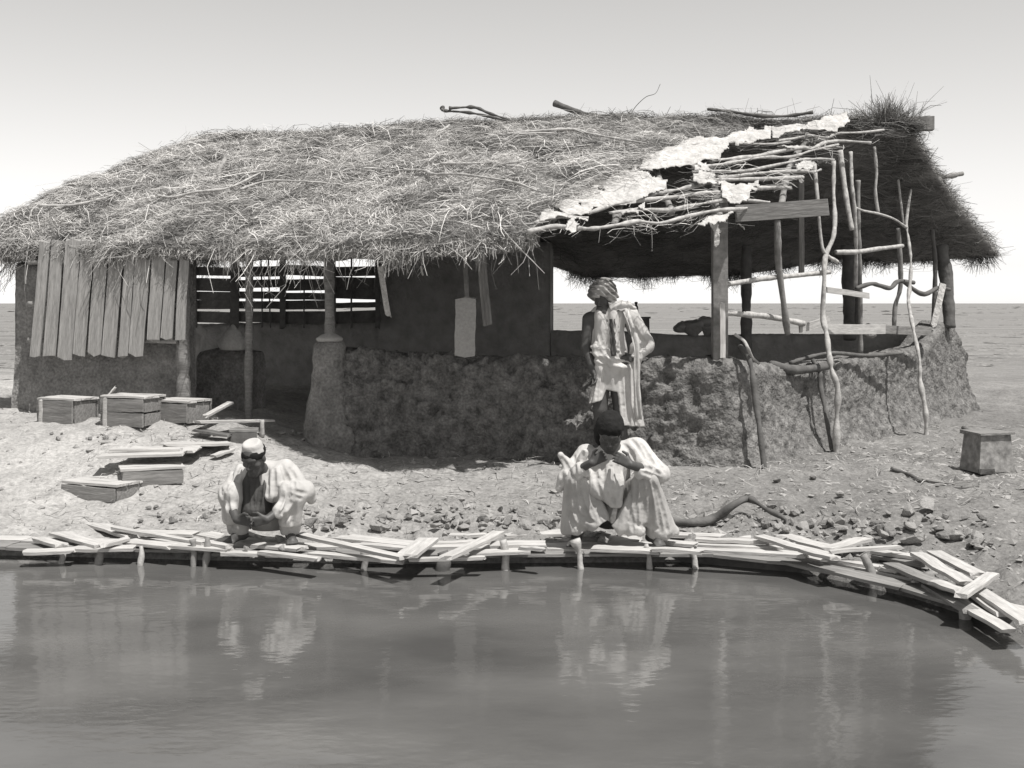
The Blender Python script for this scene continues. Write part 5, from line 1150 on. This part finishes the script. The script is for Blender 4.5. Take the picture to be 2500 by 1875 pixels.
# --- the left squatting man, head bowed over his hands, small flat cap
t, o = person('squatting man in white smock and small flat cap, bowed over his lowered hands', 640, 1345, 8.5, z=DECK + .035)
B = Field((-.45, -.48, -.03), (.50, .42, .92), .006)
T, R = head(B, (-.025, -.15, .615), (-.30, -.82, -.50), s=.98); B.cap((-.01, -.02, .50), (-.02, -.10, .57), .060, .050, k=.03)
B.cap((0, .20, .18), (-.01, .03, .42), .11, .10, k=.06); B.cap((-.14, .01, .47), (.16, .02, .49), .055, k=.05)
limb(B, [(.17, .02, .49), (.295, -.05, .355), (.09, -.27, .20)], [.05, .036, .028]); hand(B, (.09, -.27, .20), (-.8, -.1, -.15), (0, -.2, 1), .6)
limb(B, [(-.15, .01, .47), (-.24, -.065, .345), (-.12, -.27, .20)], [.05, .034, .028]); hand(B, (-.12, -.27, .20), (.85, -.1, -.1), (0, -.2, 1), .6)
for q, xk, xa in ((1, .24, .20), (-1, .21, .16)):
    limb(B, [(q * .09, .18, .17), (q * xk, -.10, .35), (q * xa, .03, .10)], [.08, .040, .034]); foot(B, (q * xa, .03, .075), (q * (xa + .05), -.17, 0))
part('body', B, t, 'skin')
B = Field((-.2, -.33, .6), (.2, .1, .92), .006); B.cap(A(T(0, -.015, .05)), A(T(0, -.02, .075)), .083, .074, k=.01); B.ell(A(T(0, .03, -.03)), (.12, .14, .085), R=R, k=.008, sub=True); B.ell(A(T(0, -.03, .235)), (.16, .17, .12), R=R, k=.012, sub=True); part('cap', B, t, 'robe')
B = Field((-.18, -.34, .6), (.2, .1, .9), .006); B.ell(A(T(0, -.012, .035)), (.083, .101, .072), R=R, k=.02); B.ell(A(T(0, .10, -.02)), (.07, .06, .06), R=R, k=.02, sub=True); B.ell(A(T(0, -.01, .125)), (.11, .12, .055), R=R, k=.01, sub=True); B.folds(lambda P: .004 * fbm(P * 40, 3, 2)); part('hair', B, t, 'hair')
B = Field((-.45, -.45, .02), (.52, .42, .72), .0062)
B.cap((0, .18, .20), (.01, .04, .44), .13, .125, k=.05); B.cap((-.12, .03, .47), (.17, .03, .49), .068, .076, k=.04)
B.cap((.17, .02, .49), (.31, -.04, .36), .074, .062, k=.03); B.cap((.305, -.06, .35), (.16, -.22, .25), .056, .045, k=.025); B.cap((.31, -.02, .37), (.345, .0, .30), .05, .035, k=.025); B.cap((.27, -.05, .34), (.22, -.12, .18), .05, .04, k=.03); B.cap((.12, -.06, .48), (.10, -.12, .34), .06, .05, k=.03)
B.cap((-.15, .01, .47), (-.245, -.06, .35), .062, .050, k=.03); B.cap((-.245, -.07, .34), (-.17, -.20, .25), .046, .04, k=.025); B.cap((-.26, -.04, .36), (-.265, -.03, .27), .035, .025, k=.02)
B.cap((.12, .10, .30), (.235, -.115, .355), .11, .085, k=.03); B.cap((.235, -.12, .35), (.215, -.08, .16), .08, .08, k=.03); B.cap((-.10, .10, .30), (-.20, -.11, .345), .10, .078, k=.03); B.cap((-.20, -.115, .34), (-.20, -.07, .19), .074, .07, k=.03)
B.ell((-.06, -.16, .42), (.075, .16, .16), k=.015, sub=True); B.cap((-.01, -.2, .34), (0, -.2, .2), .06, .10, k=.02, sub=True)
B.folds(drape(12, 6, 2.6, .010, 31))
B.crease([[(.05, .53), (.06, .43), (.07, .34)], [(.10, .55), (.11, .45), (.12, .36)], [(.15, .55), (.19, .47), (.22, .38)], [(.21, .52), (.25, .45), (.28, .37)], [(.24, .40), (.29, .38), (.34, .36)], [(.22, .36), (.27, .345), (.34, .32)], [(.14, .40), (.13, .32), (.10, .26)], [(.19, .38), (.17, .30), (.13, .24)], [(.25, .33), (.22, .27), (.17, .22)], [(.29, .31), (.26, .25), (.22, .19)],
 [(-.14, .52), (-.16, .44), (-.19, .37)], [(-.2, .47), (-.22, .41), (-.25, .36)], [(-.26, .40), (-.23, .33), (-.19, .27)], [(-.22, .35), (-.2, .29), (-.17, .24)],
 [(.20, .38), (.17, .30), (.15, .2)], [(.235, .39), (.22, .28), (.19, .16)], [(.27, .38), (.265, .26), (.24, .14)], [(-.2, .38), (-.2, .28), (-.18, .18)], [(-.235, .36), (-.235, .26), (-.22, .16)]], r=.014)
B.below(.125); part('smock', B, t, 'smock')
B = Field((-.2, -.3, .1), (.2, .2, .6), .0065); B.cap((-.03, .0, .44), (-.03, -.05, .24), .108, .11, k=.05, sq=(1, .9, 1)); B.folds(drape(14, 8, 3, .012, 41)); B.crease([[(-.08, .46), (-.08, .36), (-.06, .27)], [(-.03, .46), (-.04, .36), (-.03, .26)], [(.02, .44), (.01, .34), (0, .26)]], r=.012); part('chest_shade', B, t, 'shade_cloth')  # shade on the chest, put in as a dark cloth piece
B = Field((-.40, -.36, -.02), (.44, .42, .55), .0065); B.cap((0, .2, .18), (0, .16, .26), .17, .15, k=.05)
for q, xk, xa in ((1, .235, .20), (-1, .20, .17)): B.cap((q * .09, .18, .2), (q * xk, -.11, .345), .105, .070, k=.03); B.cap((q * xk, -.115, .34), (q * xa, .0, .10), .070, .078, k=.03)
B.folds(drape(13, 7, 1.6, .010, 37)); B.crease([[(.26, .36), (.25, .24), (.22, .10)], [(.21, .36), (.20, .24), (.17, .12)], [(.17, .34), (.16, .24), (.14, .14)], [(-.22, .35), (-.22, .22), (-.19, .10)], [(-.18, .36), (-.17, .24), (-.14, .12)]], r=.015)
B.below(.05); part('trousers', B, t, 'trousers')
